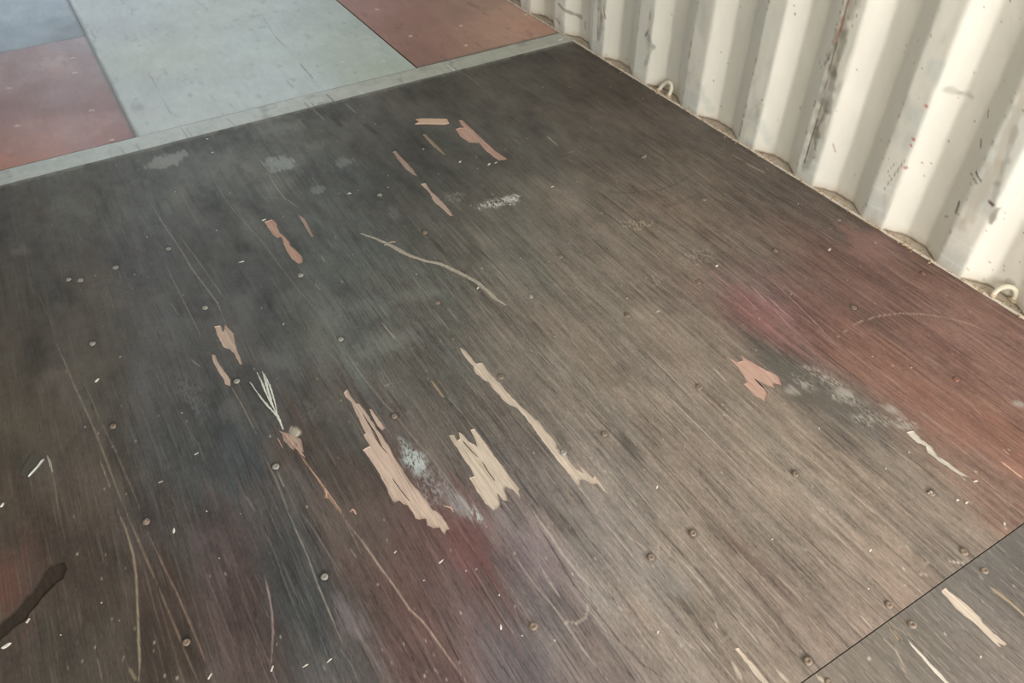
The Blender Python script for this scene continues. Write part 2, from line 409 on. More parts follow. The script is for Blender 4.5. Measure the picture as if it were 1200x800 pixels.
SCR = [  # (points, width m, colour, strength)
    (Z(0, 200, [(690, 120), (740, 210), (800, 300), (860, 390), (900, 460), (960, 540), (1020, 620), (1060, 720)]), .0042, (135, 130, 122), .75),
    (Z(0, 200, [(830, 290), (890, 370), (950, 450), (1010, 540), (1060, 610)]), .004, (122, 118, 112), .7),
    (Z(0, 200, [(760, 390), (800, 490), (850, 590), (900, 690), (950, 790)]), .0032, (128, 122, 114), .7),
    (Z(0, 200, [(980, 0), (1040, 110), (1100, 190), (1200, 300), (1320, 440)]), .0036, (128, 126, 120), .55),
    (Z(0, 200, [(1080, 140), (1200, 310)]), .003, (122, 120, 116), .45),
    (Z(0, 200, [(570, 230), (620, 300), (660, 380)]), .003, (108, 106, 102), .5),
    (Z(0, 200, [(650, 190), (710, 310)]), .0028, (118, 112, 106), .5),
    (Z(0, 200, [(800, 620), (840, 680)]), .003, (130, 125, 118), .7),
    (Z(0, 200, [(170, 560), (230, 690), (260, 790)]), .003, (110, 102, 94), .55),
    (Z(0, 200, [(20, 0), (30, 60), (45, 180), (110, 400)]), .003, (96, 90, 84), .5),
    (Z(300, 200, [(0, 290), (100, 430), (200, 560), (300, 670), (380, 790)]), .0042, (118, 116, 110), .6),
    (Z(300, 200, [(50, 0), (90, 70), (130, 125), (200, 175)]), .0045, (142, 140, 132), .75),
    (Z(300, 200, [(40, 130), (80, 125), (140, 135)]), .0035, (130, 128, 122), .6),
    (Z(300, 200, [(305, 395), (325, 430)]), .004, (150, 142, 130), .7),
    (Z(300, 200, [(275, 530), (305, 562)]), .004, (145, 140, 130), .6),
    (Z(300, 200, [(590, 710), (625, 755), (660, 795)]), .004, (160, 152, 138), .8),
    (Z(300, 200, [(480, 560), (560, 660), (600, 720)]), .003, (60, 58, 55), .7),
    (Z(0, 400, [(260, 0), (300, 90), (350, 210), (400, 320), (450, 430), (500, 560), (550, 700), (600, 810)]), .0045, (132, 118, 102), .75),
    (Z(0, 400, [(370, 150), (420, 250), (480, 390), (540, 510), (600, 650), (660, 790)]), .0036, (118, 106, 94), .7),
    (Z(0, 400, [(470, 560), (520, 695)]), .0034, (138, 124, 106), .8),
    (Z(0, 400, [(225, 540), (245, 610), (262, 700), (275, 800)]), .0045, (128, 116, 98), .55),
    (Z(0, 400, [(730, 160), (800, 250), (850, 360), (930, 480), (980, 600)]), .003, (98, 98, 98), .6),
    (Z(0, 400, [(1085, 215), (1130, 290), (1200, 430)]), .003, (150, 130, 108), .7),
    (Z(0, 400, [(895, 85), (940, 120)]), .003, (160, 158, 154), .6),
    (Z(0, 400, [(1150, 720), (1200, 800)]), .004, (130, 118, 116), .6),
    (Z(0, 600, [(550, -10), (590, 80), (625, 200), (638, 300), (645, 450), (650, 600), (655, 700), (650, 790)]), .0050, (145, 128, 106), .85),
    (Z(0, 600, [(590, 0), (640, 110), (690, 230), (735, 330)]), .0045, (125, 108, 90), .7),
    (Z(0, 600, [(735, 330), (775, 430), (830, 560), (870, 660), (930, 800)]), .0036, (128, 108, 88), .7),
    (Z(0, 600, [(690, 90), (760, 240), (830, 380), (890, 520), (940, 640), (970, 720)]), .0034, (138, 112, 94), .7),
    (Z(0, 600, [(450, 100), (490, 240)]), .003, (112, 96, 80), .6),
    (Z(0, 600, [(365, 460), (385, 540)]), .003, (100, 92, 82), .6),
    (Z(0, 600, [(455, 680), (480, 790)]), .003, (122, 110, 92), .6),
    (Z(0, 600, [(605, 730), (640, 790)]), .006, (140, 122, 98), .7),
    (Z(0, 600, [(1000, 260), (1050, 390)]), .003, (110, 96, 94), .5),
    (Z(0, 600, [(1020, 590), (1110, 760)]), .0034, (112, 94, 90), .5),
    (Z(300, 600, [(40, 300), (60, 380), (75, 470), (80, 560), (72, 700)]), .0042, (150, 128, 120), .75),
    (Z(300, 600, [(150, 0), (190, 90), (240, 200), (290, 340), (340, 460), (405, 610)]), .0036, (140, 132, 122), .75),
    (Z(300, 600, [(210, 0), (270, 80), (330, 180), (400, 290)]), .0034, (120, 116, 114), .6),
    (Z(300, 600, [(420, 40), (500, 140), (570, 240), (650, 350), (720, 455), (780, 510), (840, 590), (910, 690), (990, 800)]), .0040, (160, 134, 118), .85),
    (Z(300, 600, [(380, 620), (450, 720), (480, 800)]), .0034, (112, 112, 114), .6),
    (Z(300, 600, [(450, 530), (530, 640), (610, 790)]), .004, (120, 110, 112), .6),
    (Z(300, 600, [(440, 170), (470, 210)]), .0034, (160, 140, 122), .6),
    (Z(300, 600, [(530, 390), (640, 520), (760, 690), (830, 800)]), .0036, (66, 54, 50), .6),
    (Z(300, 600, [(620, 560), (690, 660)]), .0034, (128, 100, 94), .5),
    (Z(300, 400, [(200, 520), (250, 590), (300, 660), (350, 740), (420, 830)]), .0042, (170, 132, 100), .8),
    (Z(300, 400, [(40, 540), (90, 640), (130, 740), (150, 800)]), .004, (128, 118, 108), .7),
    (Z(300, 400, [(100, 610), (135, 690)]), .0034, (148, 138, 128), .7),
    (Z(300, 400, [(370, 0), (440, 80), (520, 190), (600, 290), (650, 340), (720, 430), (800, 520), (880, 620), (960, 730), (1010, 800)]), .0036, (132, 126, 118), .65),
    (Z(300, 400, [(890, 250), (960, 330), (1040, 430)]), .0032, (135, 125, 108), .7),
    (Z(300, 400, [(950, 720), (1010, 800)]), .008, (150, 150, 148), .7),
    (Z(300, 400, [(600, 210), (690, 180)]), .0034, (140, 138, 130), .6),
    (Z(300, 400, [(1100, 460), (1200, 590)]), .005, (62, 58, 54), .8),
    (Z(300, 400, [(620, 20), (780, 190), (880, 300)]), .003, (70, 66, 60), .6),
    (Z(600, 400, [(0, 590), (60, 690), (150, 800)]), .007, (66, 64, 62), .8),
    (Z(600, 400, [(340, 290), (420, 380), (520, 480), (620, 590)]), .005, (72, 68, 62), .7),
    (Z(600, 400, [(340, 330), (400, 400)]), .004, (150, 142, 130), .7),
    (Z(600, 400, [(260, 610), (320, 690), (400, 790)]), .005, (158, 148, 134), .7),
    (Z(600, 400, [(550, 730), (590, 775)]), .0034, (168, 158, 142), .7),
    (Z(600, 400, [(940, 120), (1005, 188)]), .0036, (172, 160, 148), .8),
    (Z(600, 400, [(360, 0), (480, 120), (640, 270), (760, 400), (900, 560), (1000, 680)]), .003, (82, 72, 64), .6),
    (Z(600, 400, [(700, 80), (850, 270), (940, 370)]), .003, (150, 138, 122), .5),
    (Z(600, 400, [(0, 340), (100, 450), (240, 620)]), .003, (140, 132, 122), .5),
    (Z(600, 600, [(100, 0), (180, 110), (240, 200), (310, 290), (370, 350)]), .0055, (165, 152, 138), .75),
    (Z(600, 600, [(0, 190), (100, 330), (200, 450), (250, 520), (330, 640), (450, 790)]), .0050, (155, 142, 134), .7),
    (Z(600, 600, [(130, 250), (180, 330), (230, 405)]), .0036, (160, 144, 136), .7),
    (Z(600, 600, [(110, 40), (190, 170), (290, 340), (400, 470), (500, 600), (620, 720), (720, 780)]), .0045, (78, 66, 60), .75),
    (Z(600, 600, [(260, 0), (380, 150), (480, 260)]), .0036, (84, 76, 68), .7),
    (Z(600, 600, [(390, 0), (480, 100), (560, 200), (700, 370), (800, 490), (920, 640), (1050, 790)]), .0042, (160, 146, 132), .7),
    (Z(600, 600, [(400, 20), (540, 190), (660, 320), (780, 470), (900, 610)]), .003, (86, 78, 70), .6),
    (Z(600, 600, [(540, 110), (640, 180)]), .0034, (165, 150, 136), .6),
    (Z(600, 600, [(690, 130), (680, 230)]), .0034, (160, 146, 134), .6),
    (Z(600, 600, [(740, 150), (735, 215)]), .0034, (160, 146, 134), .6),
    (Z(600, 600, [(600, 0), (700, 90), (800, 200), (890, 300), (960, 390), (1050, 500), (1160, 630)]), .0040, (88, 74, 62), .75),
    (Z(600, 600, [(790, 220), (880, 320), (950, 400)]), .0042, (166, 152, 136), .7),
    (Z(600, 600, [(1060, 510), (1110, 560), (1160, 620)]), .0042, (164, 150, 134), .7),
    (Z(600, 600, [(800, 40), (920, 190), (1050, 330), (1200, 480)]), .0036, (160, 144, 128), .6),
    (Z(600, 600, [(650, 450), (770, 570), (880, 660)]), .0034, (158, 146, 132), .6),
    (Z(600, 600, [(240, 520), (270, 515), (300, 520), (345, 490), (358, 450), (345, 410)]), .0036, (170, 154, 140), .6),
    (Z(600, 600, [(1030, 700), (1080, 790)]), .008, (175, 160, 142), .7),
    (Z(600, 600, [(940, 620), (1070, 560)]), .0045, (148, 136, 122), .4),
    (Z(900, 600, [(100, 60), (200, 140), (300, 240), (420, 330), (540, 430)]), .0045, (92, 78, 68), .75),
    (Z(900, 600, [(180, 480), (260, 570)]), .0034, (160, 144, 128), .6),
    (Z(900, 600, [(430, 480), (490, 545)]), .0045, (176, 156, 138), .7),
    (Z(900, 600, [(0, 480), (50, 540)]), .0045, (150, 136, 120), .5),
    (Z(900, 600, [(350, 0), (540, 180)]), .0034, (92, 80, 70), .6),
    (Z(900, 600, [(845, 230), (890, 236), (930, 235)]), .005, (170, 156, 140), .8),
    (Z(900, 600, [(700, 292), (748, 290)]), .005, (168, 152, 136), .7),
    (Z(900, 600, [(720, 250), (755, 228)]), .005, (156, 142, 126), .6),
    (Z(900, 600, [(600, 170), (650, 155), (665, 180)]), .006, (156, 142, 126), .5),
    (Z(900, 600, [(40, 740), (100, 800)]), .007, (180, 162, 142), .7),
    (Z(900, 400, [(870, 230), (960, 300), (1000, 350)]), .0036, (152, 124, 108), .6),
    (Z(900, 400, [(960, 240), (1090, 340)]), .0036, (158, 130, 114), .6),
    (Z(900, 400, [(1090, 560), (1200, 645)]), .005, (205, 160, 126), .85),
    (Z(900, 400, [(1060, 700), (1140, 785)]), .0045, (150, 124, 108), .6),
    (Z(900, 400, [(1100, 505), (1130, 530)]), .0034, (180, 150, 124), .7),
    (Z(900, 400, [(540, 460), (640, 540), (740, 610)]), .0034, (160, 142, 124), .5),
    (Z(900, 400, [(640, 590), (760, 690)]), .0034, (158, 142, 126), .4),
    (Z(900, 400, [(780, 30), (900, 110), (1010, 190), (1110, 250)]), .0045, (90, 72, 62), .6),
    (Z(900, 400, [(1010, 190), (1180, 340)]), .0045, (86, 70, 60), .5),
    (Z(900, 400, [(940, 320), (1010, 390)]), .006, (98, 62, 54), .7),
    (Z(900, 400, [(1020, 0), (1110, 60), (1190, 120)]), .0036, (160, 110, 98), .5),
    (Z(900, 200, [(300, 800), (370, 745), (440, 705), (520, 680), (620, 668), (720, 672), (820, 685), (930, 712), (1010, 745), (1080, 775)]), .0042, (165, 140, 124), .65),
    (Z(900, 200, [(0, 500), (100, 590), (200, 690), (280, 770)]), .0036, (170, 130, 124), .7),
    (Z(900, 200, [(0, 590), (60, 650), (120, 700)]), .0036, (180, 140, 134), .7),
    (Z(900, 200, [(20, 640), (110, 740)]), .0036, (170, 126, 118), .7),
    (Z(900, 200, [(580, 470), (660, 525), (740, 560)]), .0036, (160, 116, 104), .6),
    (Z(600, 200, [(1120, 540), (1200, 620)]), .0045, (182, 140, 132), .7),
    (Z(600, 200, [(1060, 560), (1160, 660)]), .0036, (170, 124, 116), .7),
    (Z(600, 200, [(1120, 500), (1200, 560)]), .0036, (172, 130, 124), .6),
    (Z(600, 200, [(780, 480), (880, 560), (900, 580)]), .0036, (150, 136, 120), .5),
    (Z(600, 200, [(0, 420), (60, 480), (140, 580), (200, 640)]), .003, (150, 142, 130), .5),
    (Z(600, 200, [(1000, 120), (1100, 190), (1190, 240)]), .0036, (138, 126, 106), .6),
    (Z(600, 0, [(160, 635), (215, 682)]), .0050, (170, 160, 145), .8),
    (Z(600, 0, [(235, 722), (300, 706)]), .0045, (150, 135, 118), .6),
    (Z(600, 0, [(1030, 725), (1080, 750)]), .0040, (175, 155, 130), .7),
    (Z(600, 0, [(1095, 765), (1190, 812)]), .0050, (180, 160, 134), .8),
    (Z(900, 200, [(-10, -15), (5, 0)]), .004, (150, 135, 112), .6),
    (Z(300, 0, [(900, 310), (1000, 360), (1060, 410)]), .005, (130, 126, 116), .55),
    (Z(300, 0, [(420, 485), (470, 530)]), .007, (132, 132, 122), .7),
    (Z(300, 0, [(265, 510), (325, 565)]), .007, (135, 128, 108), .7),
    (Z(300, 0, [(1090, 440), (1140, 490)]), .004, (110, 104, 94), .6),
    (Z(300, 0, [(20, 750), (60, 800)]), .0055, (146, 146, 138), .8),
    (Z(0, 0, [(885, 690), (960, 790)]), .003, (118, 118, 112), .6),
    (Z(0, 0, [(860, 700), (930, 790)]), .003, (118, 118, 112), .5),
    # ring scuff near the wall
    ([(715, 225), (740, 226), (775, 222), (800, 212), (815, 200)], .006, (78, 66, 58), .5),
]

# short ones nobody could place singly: fine wear along the grain
for k in range(620):
    px = random.uniform(120, 1200); py = random.uniform(120, 800)
    x, y = g(px, py)
    if not (LEFT_X < x < WALL_X and Y_SEAM < y < Y_STRIP0):
        continue
    L = random.uniform(.02, .16) * (1.4 if y < 1.3 else .8)
    sl = random.uniform(-.045, .045)
    base = shepard(np.array([x]), np.array([y]), CTW, CTC)[0]
    up = random.random() < (.62 if px > 450 else .5)
    s255 = 255 * np.power(base, 1 / 2.2)
    c = np.clip(s255 * (random.uniform(1.12, 1.4) if up else random.uniform(.55, .75)), 0, 255)
    main.line([(x, y), (x + sl * L / 2 + random.uniform(-.001, .001), y - L / 2), (x + sl * L, y - L)],
              random.uniform(.0015, .0024), c, random.uniform(.35, .75), seed=k)
# cracks and torn fibres where the surface ply has dried out
for (cx, cy, sx, sy, n, mix) in [(340, 520, 60, 60, 60, .25), (430, 620, 90, 90, 120, .4), (560, 640, 90, 80, 90, .5), (380, 720, 110, 60, 80, .45),
                                 (640, 460, 110, 70, 150, .55), (690, 640, 120, 90, 170, .6), (850, 640, 120, 90, 120, .6), (480, 420, 90, 70, 110, .5),
                                 (230, 560, 90, 90, 60, .5), (560, 340, 120, 70, 80, .5), (1000, 420, 130, 80, 90, .7), (930, 370, 40, 30, 50, .8),
                                 (420, 260, 160, 80, 70, .5), (820, 240, 150, 70, 70, .6)]:
    for k in range(n):
        x, y = g(random.gauss(cx, sx), random.gauss(cy, sy))
        if not (LEFT_X < x < WALL_X and Y_SEAM < y < Y_STRIP0):
            continue
        L = random.uniform(.01, .05) if random.random() < .75 else random.uniform(.05, .14); up = random.random() < mix
        c0 = shepard(np.array([x]), np.array([y]), CTW, CTC)[0]; q = 255 * np.power(c0, 1 / 2.2)
        c = np.clip(q * (random.uniform(1.12, 1.42) if up else random.uniform(.25, .55)), 0, 235)
        dx = random.uniform(-.03, .03) * L
        main.line([(x, y), (x + dx + random.uniform(-.0015, .0015), y - L / 2), (x + dx * 2, y - L)], random.uniform(.0009, .0018), c,
                  random.uniform(.25, .55) if up else random.uniform(.4, .85), seed=k)
# dust specks
for k in range(320):
    px = random.uniform(60, 1200); py = random.uniform(100, 800)
    x, y = g(px, py)
    main.line([(x, y), (x + random.uniform(-.003, .003), y + random.uniform(-.004, .004))], random.uniform(.0015, .0026),
              (180, 172, 160), random.uniform(.3, .9), fade=False, seed=k)
for k, (p, w, c, a) in enumerate(SCR):
    main.line(to_w(p), w * 0.72, c, min(1, a * 1.15), seed=k)
# dark ring round every screw: its shadow, put into the floor colour
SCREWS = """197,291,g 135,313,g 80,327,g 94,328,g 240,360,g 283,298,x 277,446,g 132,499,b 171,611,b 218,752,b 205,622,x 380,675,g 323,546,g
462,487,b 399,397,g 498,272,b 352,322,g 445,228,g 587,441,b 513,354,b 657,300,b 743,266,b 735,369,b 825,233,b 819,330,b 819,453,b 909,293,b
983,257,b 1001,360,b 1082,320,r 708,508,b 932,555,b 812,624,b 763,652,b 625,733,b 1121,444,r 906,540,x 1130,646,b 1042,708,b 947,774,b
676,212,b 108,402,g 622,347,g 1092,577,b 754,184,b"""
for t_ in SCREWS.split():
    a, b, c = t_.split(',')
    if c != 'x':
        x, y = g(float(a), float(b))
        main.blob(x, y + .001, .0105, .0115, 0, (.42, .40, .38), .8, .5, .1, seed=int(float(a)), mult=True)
# grime along the strip and along the wall
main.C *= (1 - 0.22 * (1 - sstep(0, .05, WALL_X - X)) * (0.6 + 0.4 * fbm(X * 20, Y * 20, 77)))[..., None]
edge = (1 - sstep(0, .03, Y_STRIP0 - Y + 0.012 * fbm(X * 60, Y * 60, 78))) * sstep(.0, .4, .55 + fbm(X * 25, Y * 5, 79))
main.C = main.C * (1 - .5 * edge[..., None]) + lin((140, 140, 130)) * .5 * edge[..., None]

# ------------------------------------------------------------------ torn patches: outlines on the floor
BARE = [  # outline in photo pixels, colour, label
    (Z(300, 400, [(412, 240), (430, 225), (445, 255), (470, 290), (485, 292), (510, 320), (530, 350), (560, 400), (600, 455), (630, 500), (655, 550), (690, 600), (720, 650), (765, 700), (800, 745), (830, 790), (855, 803), (875, 822), (895, 850), (912, 880), (893, 885), (885, 905), (862, 872), (830, 875), (803, 862), (797, 830), (765, 835), (748, 830), (735, 800), (712, 768), (690, 762), (672, 745), (650, 755), (640, 745), (600, 660), (560, 590), (530, 545), (500, 508), (535, 490), (505, 435), (515, 430), (490, 380), (465, 330), (450, 290), (420, 260)]),
     'tan', 'longest bare wood patch, torn pale beside a bluish speckled stain'),
    (Z(300, 400, [(530, 315), (545, 320), (580, 370), (608, 405), (590, 418), (570, 395), (545, 350)]), 'tan', None),
    (Z(300, 400, [(905, 440), (930, 440), (945, 465), (957, 455), (950, 425), (975, 440), (1000, 470), (1038, 492), (1030, 465), (1005, 415), (1025, 408), (1050, 440), (1090, 490), (1130, 550), (1170, 600), (1200, 645), (1240, 690), (1232, 702), (1250, 752), (1205, 695), (1170, 680), (1165, 700), (1185, 750), (1160, 745), (1135, 710), (1145, 768), (1125, 790), (1110, 792), (1100, 780), (1075, 760), (1060, 735), (1030, 690), (1000, 640), (1025, 632), (1010, 600), (980, 560), (950, 510), (925, 475)]),
     'cream', 'wide bare wood patch with jagged comb-like ends'),
    (Z(300, 400, [(955, 28), (985, 45), (1010, 75), (1035, 105), (1060, 100), (1085, 135), (1120, 170), (1160, 215), (1200, 262), (1232, 292), (1270, 325), (1310, 365), (1330, 375), (1360, 420), (1390, 450), (1415, 480), (1408, 502), (1432, 515), (1460, 538), (1465, 552), (1500, 595), (1535, 618), (1520, 580), (1550, 610), (1580, 640), (1590, 630), (1630, 680), (1665, 722), (1630, 700), (1600, 665), (1575, 670), (1545, 650), (1520, 650), (1520, 678), (1490, 650), (1450, 600), (1415, 560), (1395, 530), (1375, 505), (1340, 460), (1300, 405), (1260, 350), (1220, 310), (1180, 292), (1165, 280), (1130, 240), (1090, 190), (1060, 175), (1030, 150), (1020, 115), (995, 90), (965, 50)]),
     'cream', 'long narrow bare wood patch with a screw head in it'),
    (Z(300, 400, [(815, 180), (830, 185), (870, 235), (890, 262), (875, 262), (845, 225)]), 'buff', None),
    (Z(600, 400, [(1005, 65), (1025, 78), (1060, 98), (1085, 90), (1070, 62), (1095, 78), (1140, 105), (1190, 135), (1215, 145), (1255, 168), (1270, 210), (1250, 200), (1225, 195), (1240, 222), (1195, 205), (1150, 180), (1185, 220), (1200, 245), (1190, 270), (1192, 290), (1165, 265), (1140, 255), (1110, 225), (1085, 200), (1105, 190), (1080, 150), (1060, 120)]),
     'salmon', 'salmon pink bare wood patch beside the charcoal scuff'),
    (Z(300, 200, [(40, 240), (75, 228), (95, 245), (110, 290), (130, 305), (155, 330), (160, 350), (190, 375), (215, 400), (218, 430), (200, 435), (170, 415), (150, 385), (130, 345), (120, 310), (100, 315), (80, 300), (60, 270)]),
     'salmon', 'hourglass-shaped pink bare wood patch'),
    (Z(300, 200, [(200, 205), (225, 220), (250, 265), (272, 310), (260, 310), (235, 270)]), 'pink', None),
    (Z(0, 200, [(1005, 730), (1035, 725), (1043, 752), (1050, 752), (1055, 720), (1075, 740), (1095, 760), (1102, 800), (1115, 850), (1137, 905), (1125, 908), (1095, 852), (1080, 838), (1050, 828), (1030, 795), (1018, 770)]),
     'tan', None),
    (Z(0, 400, [(995, 60), (1010, 65), (1030, 110), (1060, 150), (1080, 180), (1080, 210), (1055, 200), (1045, 170), (1020, 135), (1000, 95)]), 'tan', None),
    (Z(300, 0, [(950, 565), (965, 562), (985, 580), (1010, 602), (1040, 630), (1075, 664), (1120, 705), (1178, 746), (1138, 752), (1105, 728), (1075, 702), (1045, 668), (1035, 670), (1000, 668), (960, 640), (935, 605), (958, 598), (975, 600)]),
     'salmon', 'pink bare wood patch forked like an arrow'),
    (Z(300, 0, [(780, 630), (795, 628), (830, 660), (870, 700), (892, 728), (875, 722), (830, 685)]), 'buff', None),
    (Z(300, 0, [(640, 712), (655, 708), (690, 745), (730, 785), (755, 822), (765, 830), (735, 818), (700, 790), (665, 745)]), 'pink', None),
    (Z(300, 200, [(772, 62), (795, 58), (820, 95), (860, 130), (900, 175), (925, 210), (910, 212), (870, 175), (835, 145), (815, 105)]), 'tan', None),
    (Z(600, 600, [(1045, 640), (1065, 635), (1110, 690), (1160, 740), (1200, 790), (1225, 825), (1195, 825), (1150, 775), (1120, 735), (1075, 675)]), 'cream', None),
    (Z(900, 400, [(650, 425), (685, 418), (720, 460), (770, 495), (800, 540), (850, 570), (900, 610), (950, 640), (910, 630), (860, 600), (800, 560), (750, 520), (740, 490), (700, 475)]),
     'ash', 'whitish bare streak at the end of the charcoal scuff'),
    (Z(300, 400, [(120, 420), (150, 430), (212, 458), (225, 520), (205, 510), (190, 475), (178, 510), (155, 490), (130, 465)]), 'pink', None),
    (Z(300, 400, [(315, 680), (328, 688), (340, 735), (320, 735)]), 'pink', None),
]
BARE_NEAR = [
    (Z(900, 600, [(795, 350), (822, 342), (850, 372), (905, 410), (960, 455), (1000, 495), (1010, 520), (1060, 570), (1125, 618), (1110, 628), (1080, 610), (1100, 635), (1085, 632), (1030, 580), (980, 530), (920, 485), (880, 450), (840, 400)]),
     'cream', 'pale bare wood strip starting at the joint, split at its tip'),
    (Z(900, 600, [(655, 595), (690, 630), (740, 680), (790, 735), (850, 800), (870, 825), (850, 825), (780, 750), (720, 680), (675, 630)]), 'ash', None),
    (Z(900, 600, [(1020, 335), (1110, 388), (1200, 470), (1230, 495), (1220, 510), (1200, 490), (1130, 425), (1060, 375)]), 'buff', None),
    (Z(900, 600, [(555, 530), (570, 532), (622, 600), (612, 606)]), 'buff', None),
]
GOUGE = Z(0, 600, [(-30, 560), (0, 520), (60, 470), (110, 410), (160, 360), (200, 290), (230, 250), (265, 238), (300, 232), (320, 265), (300, 310), (250, 350), (200, 400), (160, 450), (110, 515), (50, 555), (0, 605), (-30, 640)])


def inside(px, py, poly):
    c = False; n = len(poly); j = n - 1
    for i in range(n):
        xi, yi = poly[i]; xj, yj = poly[j]
        if (yi > py) != (yj > py) and px < (xj - xi) * (py - yi) / (yj - yi) + xi:
            c = not c
        j = i
    return c


def jag(poly, amp=0.0012, step=0.012):
    """Splintery outline: subdivide the edges and push the new points along the grain."""
    out = []
    n = len(poly)
    for i in range(n):
        a = poly[i]; b = poly[(i + 1) % n]
        out.append(a)
        L = math.hypot(b[0] - a[0], b[1] - a[1])
        k = int(L / step)
        for s in range(1, k + 1):
            t = (s + random.uniform(-.3, .3)) / (k + 1)
            out.append((a[0] + (b[0] - a[0]) * t + random.uniform(-amp, amp), a[1] + (b[1] - a[1]) * t + random.uniform(-amp, amp)))
    return out


def build_sheet(name, sh, polys, z0=0.0, thick=0.028, mat=None, zf=None, gain=None):
    """Mesh of a sheet with recesses cut out along the given outlines, plus side faces."""
    nx, ny = len(sh.xs), len(sh.ys)
    XX, YY = sh.X, sh.Y
    zz = np.full(XX.shape, z0) if zf is None else z0 + zf(XX, YY)
    verts = np.stack([XX, YY, zz], -1).reshape(-1, 3)
    cols = sh.C.reshape(-1, 3)
    marked = np.zeros((ny - 1, nx - 1), bool)
    for P in polys:
        pts = []
        n = len(P)
        for i in range(n):
            a = P[i]; b = P[(i + 1) % n]
            k = max(2, int(math.hypot(b[0] - a[0], b[1] - a[1]) / 0.001))
            for s in range(k):
                pts.append((a[0] + (b[0] - a[0]) * s / k, a[1] + (b[1] - a[1]) * s / k))
        pa = np.array(pts)
        ci = np.searchsorted(sh.xs, pa[:, 0]) - 1; cj = np.searchsorted(sh.ys, pa[:, 1]) - 1
        ok = (ci >= 0) & (ci < nx - 1) & (cj >= 0) & (cj < ny - 1)
        marked[cj[ok], ci[ok]] = True
        for j in range(max(cj.min(), 0), min(cj.max() + 1, ny - 1)):
            yc = (sh.ys[j] + sh.ys[j + 1]) / 2
            for i in range(max(ci.min(), 0), min(ci.max() + 1, nx - 1)):
                if not marked[j, i] and inside((sh.xs[i] + sh.xs[i + 1]) / 2, yc, P):
                    marked[j, i] = True
    mk = marked.copy()
    for dj in (-1, 0, 1):
        for di in (-1, 0, 1):
            r = np.zeros_like(marked)
            s = marked[max(0, -dj):ny - 1 - max(0, dj), max(0, -di):nx - 1 - max(0, di)]
            r[max(0, dj):ny - 1 - max(0, -dj), max(0, di):nx - 1 - max(0, -di)] = s
            mk |= r
    marked = mk
    J, I = np.nonzero(~marked)
    a = J * nx + I
    quads = np.stack([a, a + 1, a + nx + 1, a + nx], -1)
    tris = []
    extra_v = []; extra_c = []
    if polys:
        cells = set(zip(*[q.tolist() for q in np.nonzero(marked)]))
        vid = {}; vl = []

        def gv(j, i):
            k = j * nx + i
            if k not in vid:
                vid[k] = len(vl); vl.append(Vector((float(sh.xs[i]), float(sh.ys[j]))))
            return vid[k]
        edges = []
        for (j, i) in cells:
            for (c2, e) in (((j - 1, i), ((j, i), (j, i + 1))), ((j + 1, i), ((j + 1, i), (j + 1, i + 1))),
                            ((j, i - 1), ((j, i), (j + 1, i))), ((j, i + 1), ((j, i + 1), (j + 1, i + 1)))):
                p, q = gv(*e[0]), gv(*e[1])
                if c2 not in cells:
                    edges.append((p, q))
        back = {v: k for k, v in vid.items()}
        for P in polys:
            b0 = len(vl)
            vl += [Vector(p) for p in P]
            n = len(P)
            edges += [(b0 + s, b0 + (s + 1) % n) for s in range(n)]
        ov, oe, of, orv, ore, orf = delaunay_2d_cdt(vl, edges, [], 0, 1e-7)
        mapv = []
        base = len(verts)
        for k, v in enumerate(ov):
            src = [s for s in orv[k] if s in back]
            if src:
                mapv.append(back[src[0]])
            else:
                mapv.append(base + len(extra_v))
                extra_v.append((v.x, v.y, z0))
                i = int(np.clip(np.searchsorted(sh.xs, v.x), 0, nx - 1)); j = int(np.clip(np.searchsorted(sh.ys, v.y), 0, ny - 1))
                extra_c.append(sh.C[j, i])
        boxes = [(min(p[0] for p in P), max(p[0] for p in P), min(p[1] for p in P), max(p[1] for p in P)) for P in polys]
        for fc in of:
            cx = sum(ov[k].x for k in fc) / len(fc); cy = sum(ov[k].y for k in fc) / len(fc)
            i = int(np.searchsorted(sh.xs, cx)) - 1; j = int(np.searchsorted(sh.ys, cy)) - 1
            if (j, i) not in cells:
                continue
            if any(b[0] <= cx <= b[1] and b[2] <= cy <= b[3] and inside(cx, cy, P) for b, P in zip(boxes, polys)):
                continue
            tris.append([mapv[k] for k in fc])
    V = verts if not extra_v else np.vstack([verts, np.array(extra_v)])
    Cc = cols if not extra_c else np.vstack([cols, np.array(extra_c)])
    # side faces
    ring = [j * nx for j in range(0)] + list(range(0, nx)) + [j * nx + nx - 1 for j in range(1, ny)] + \
        [(ny - 1) * nx + i for i in range(nx - 2, -1, -1)] + [j * nx for j in range(ny - 2, 0, -1)]
    rt = V[ring].copy(); rb = rt.copy(); rb[:, 2] = z0 - thick
    t0 = len(V); o0 = t0 + len(ring); V = np.vstack([V, rt, rb]); Cc = np.vstack([Cc, Cc[ring] * .25, Cc[ring] * .15])
    n = len(ring); side = []
    for k in range(n):
        k2 = (k + 1) % n
        side.append([t0 + k2, t0 + k, o0 + k, o0 + k2])
    flat = quads.ravel().tolist(); sizes = [4] * len(quads)
    for t in tris:
        flat += t; sizes.append(len(t))
    for t in side:
        flat += t; sizes.append(4)
    lum = Cc @ np.array([.25, .6, .15])
    if mat is wood_mat:
        kf = (lum / np.median(lum)) ** .16; Cc = Cc * kf[:, None]; lum = lum * kf
    Cc = (lum[:, None] + FLOOR_SAT * (Cc - lum[:, None])) * (gain or FLOOR_GAIN)
    me = mesh_np(name, V, np.array(flat), np.array(sizes), np.clip(Cc, 0, .9))
    return struct(link(name, me, mat))


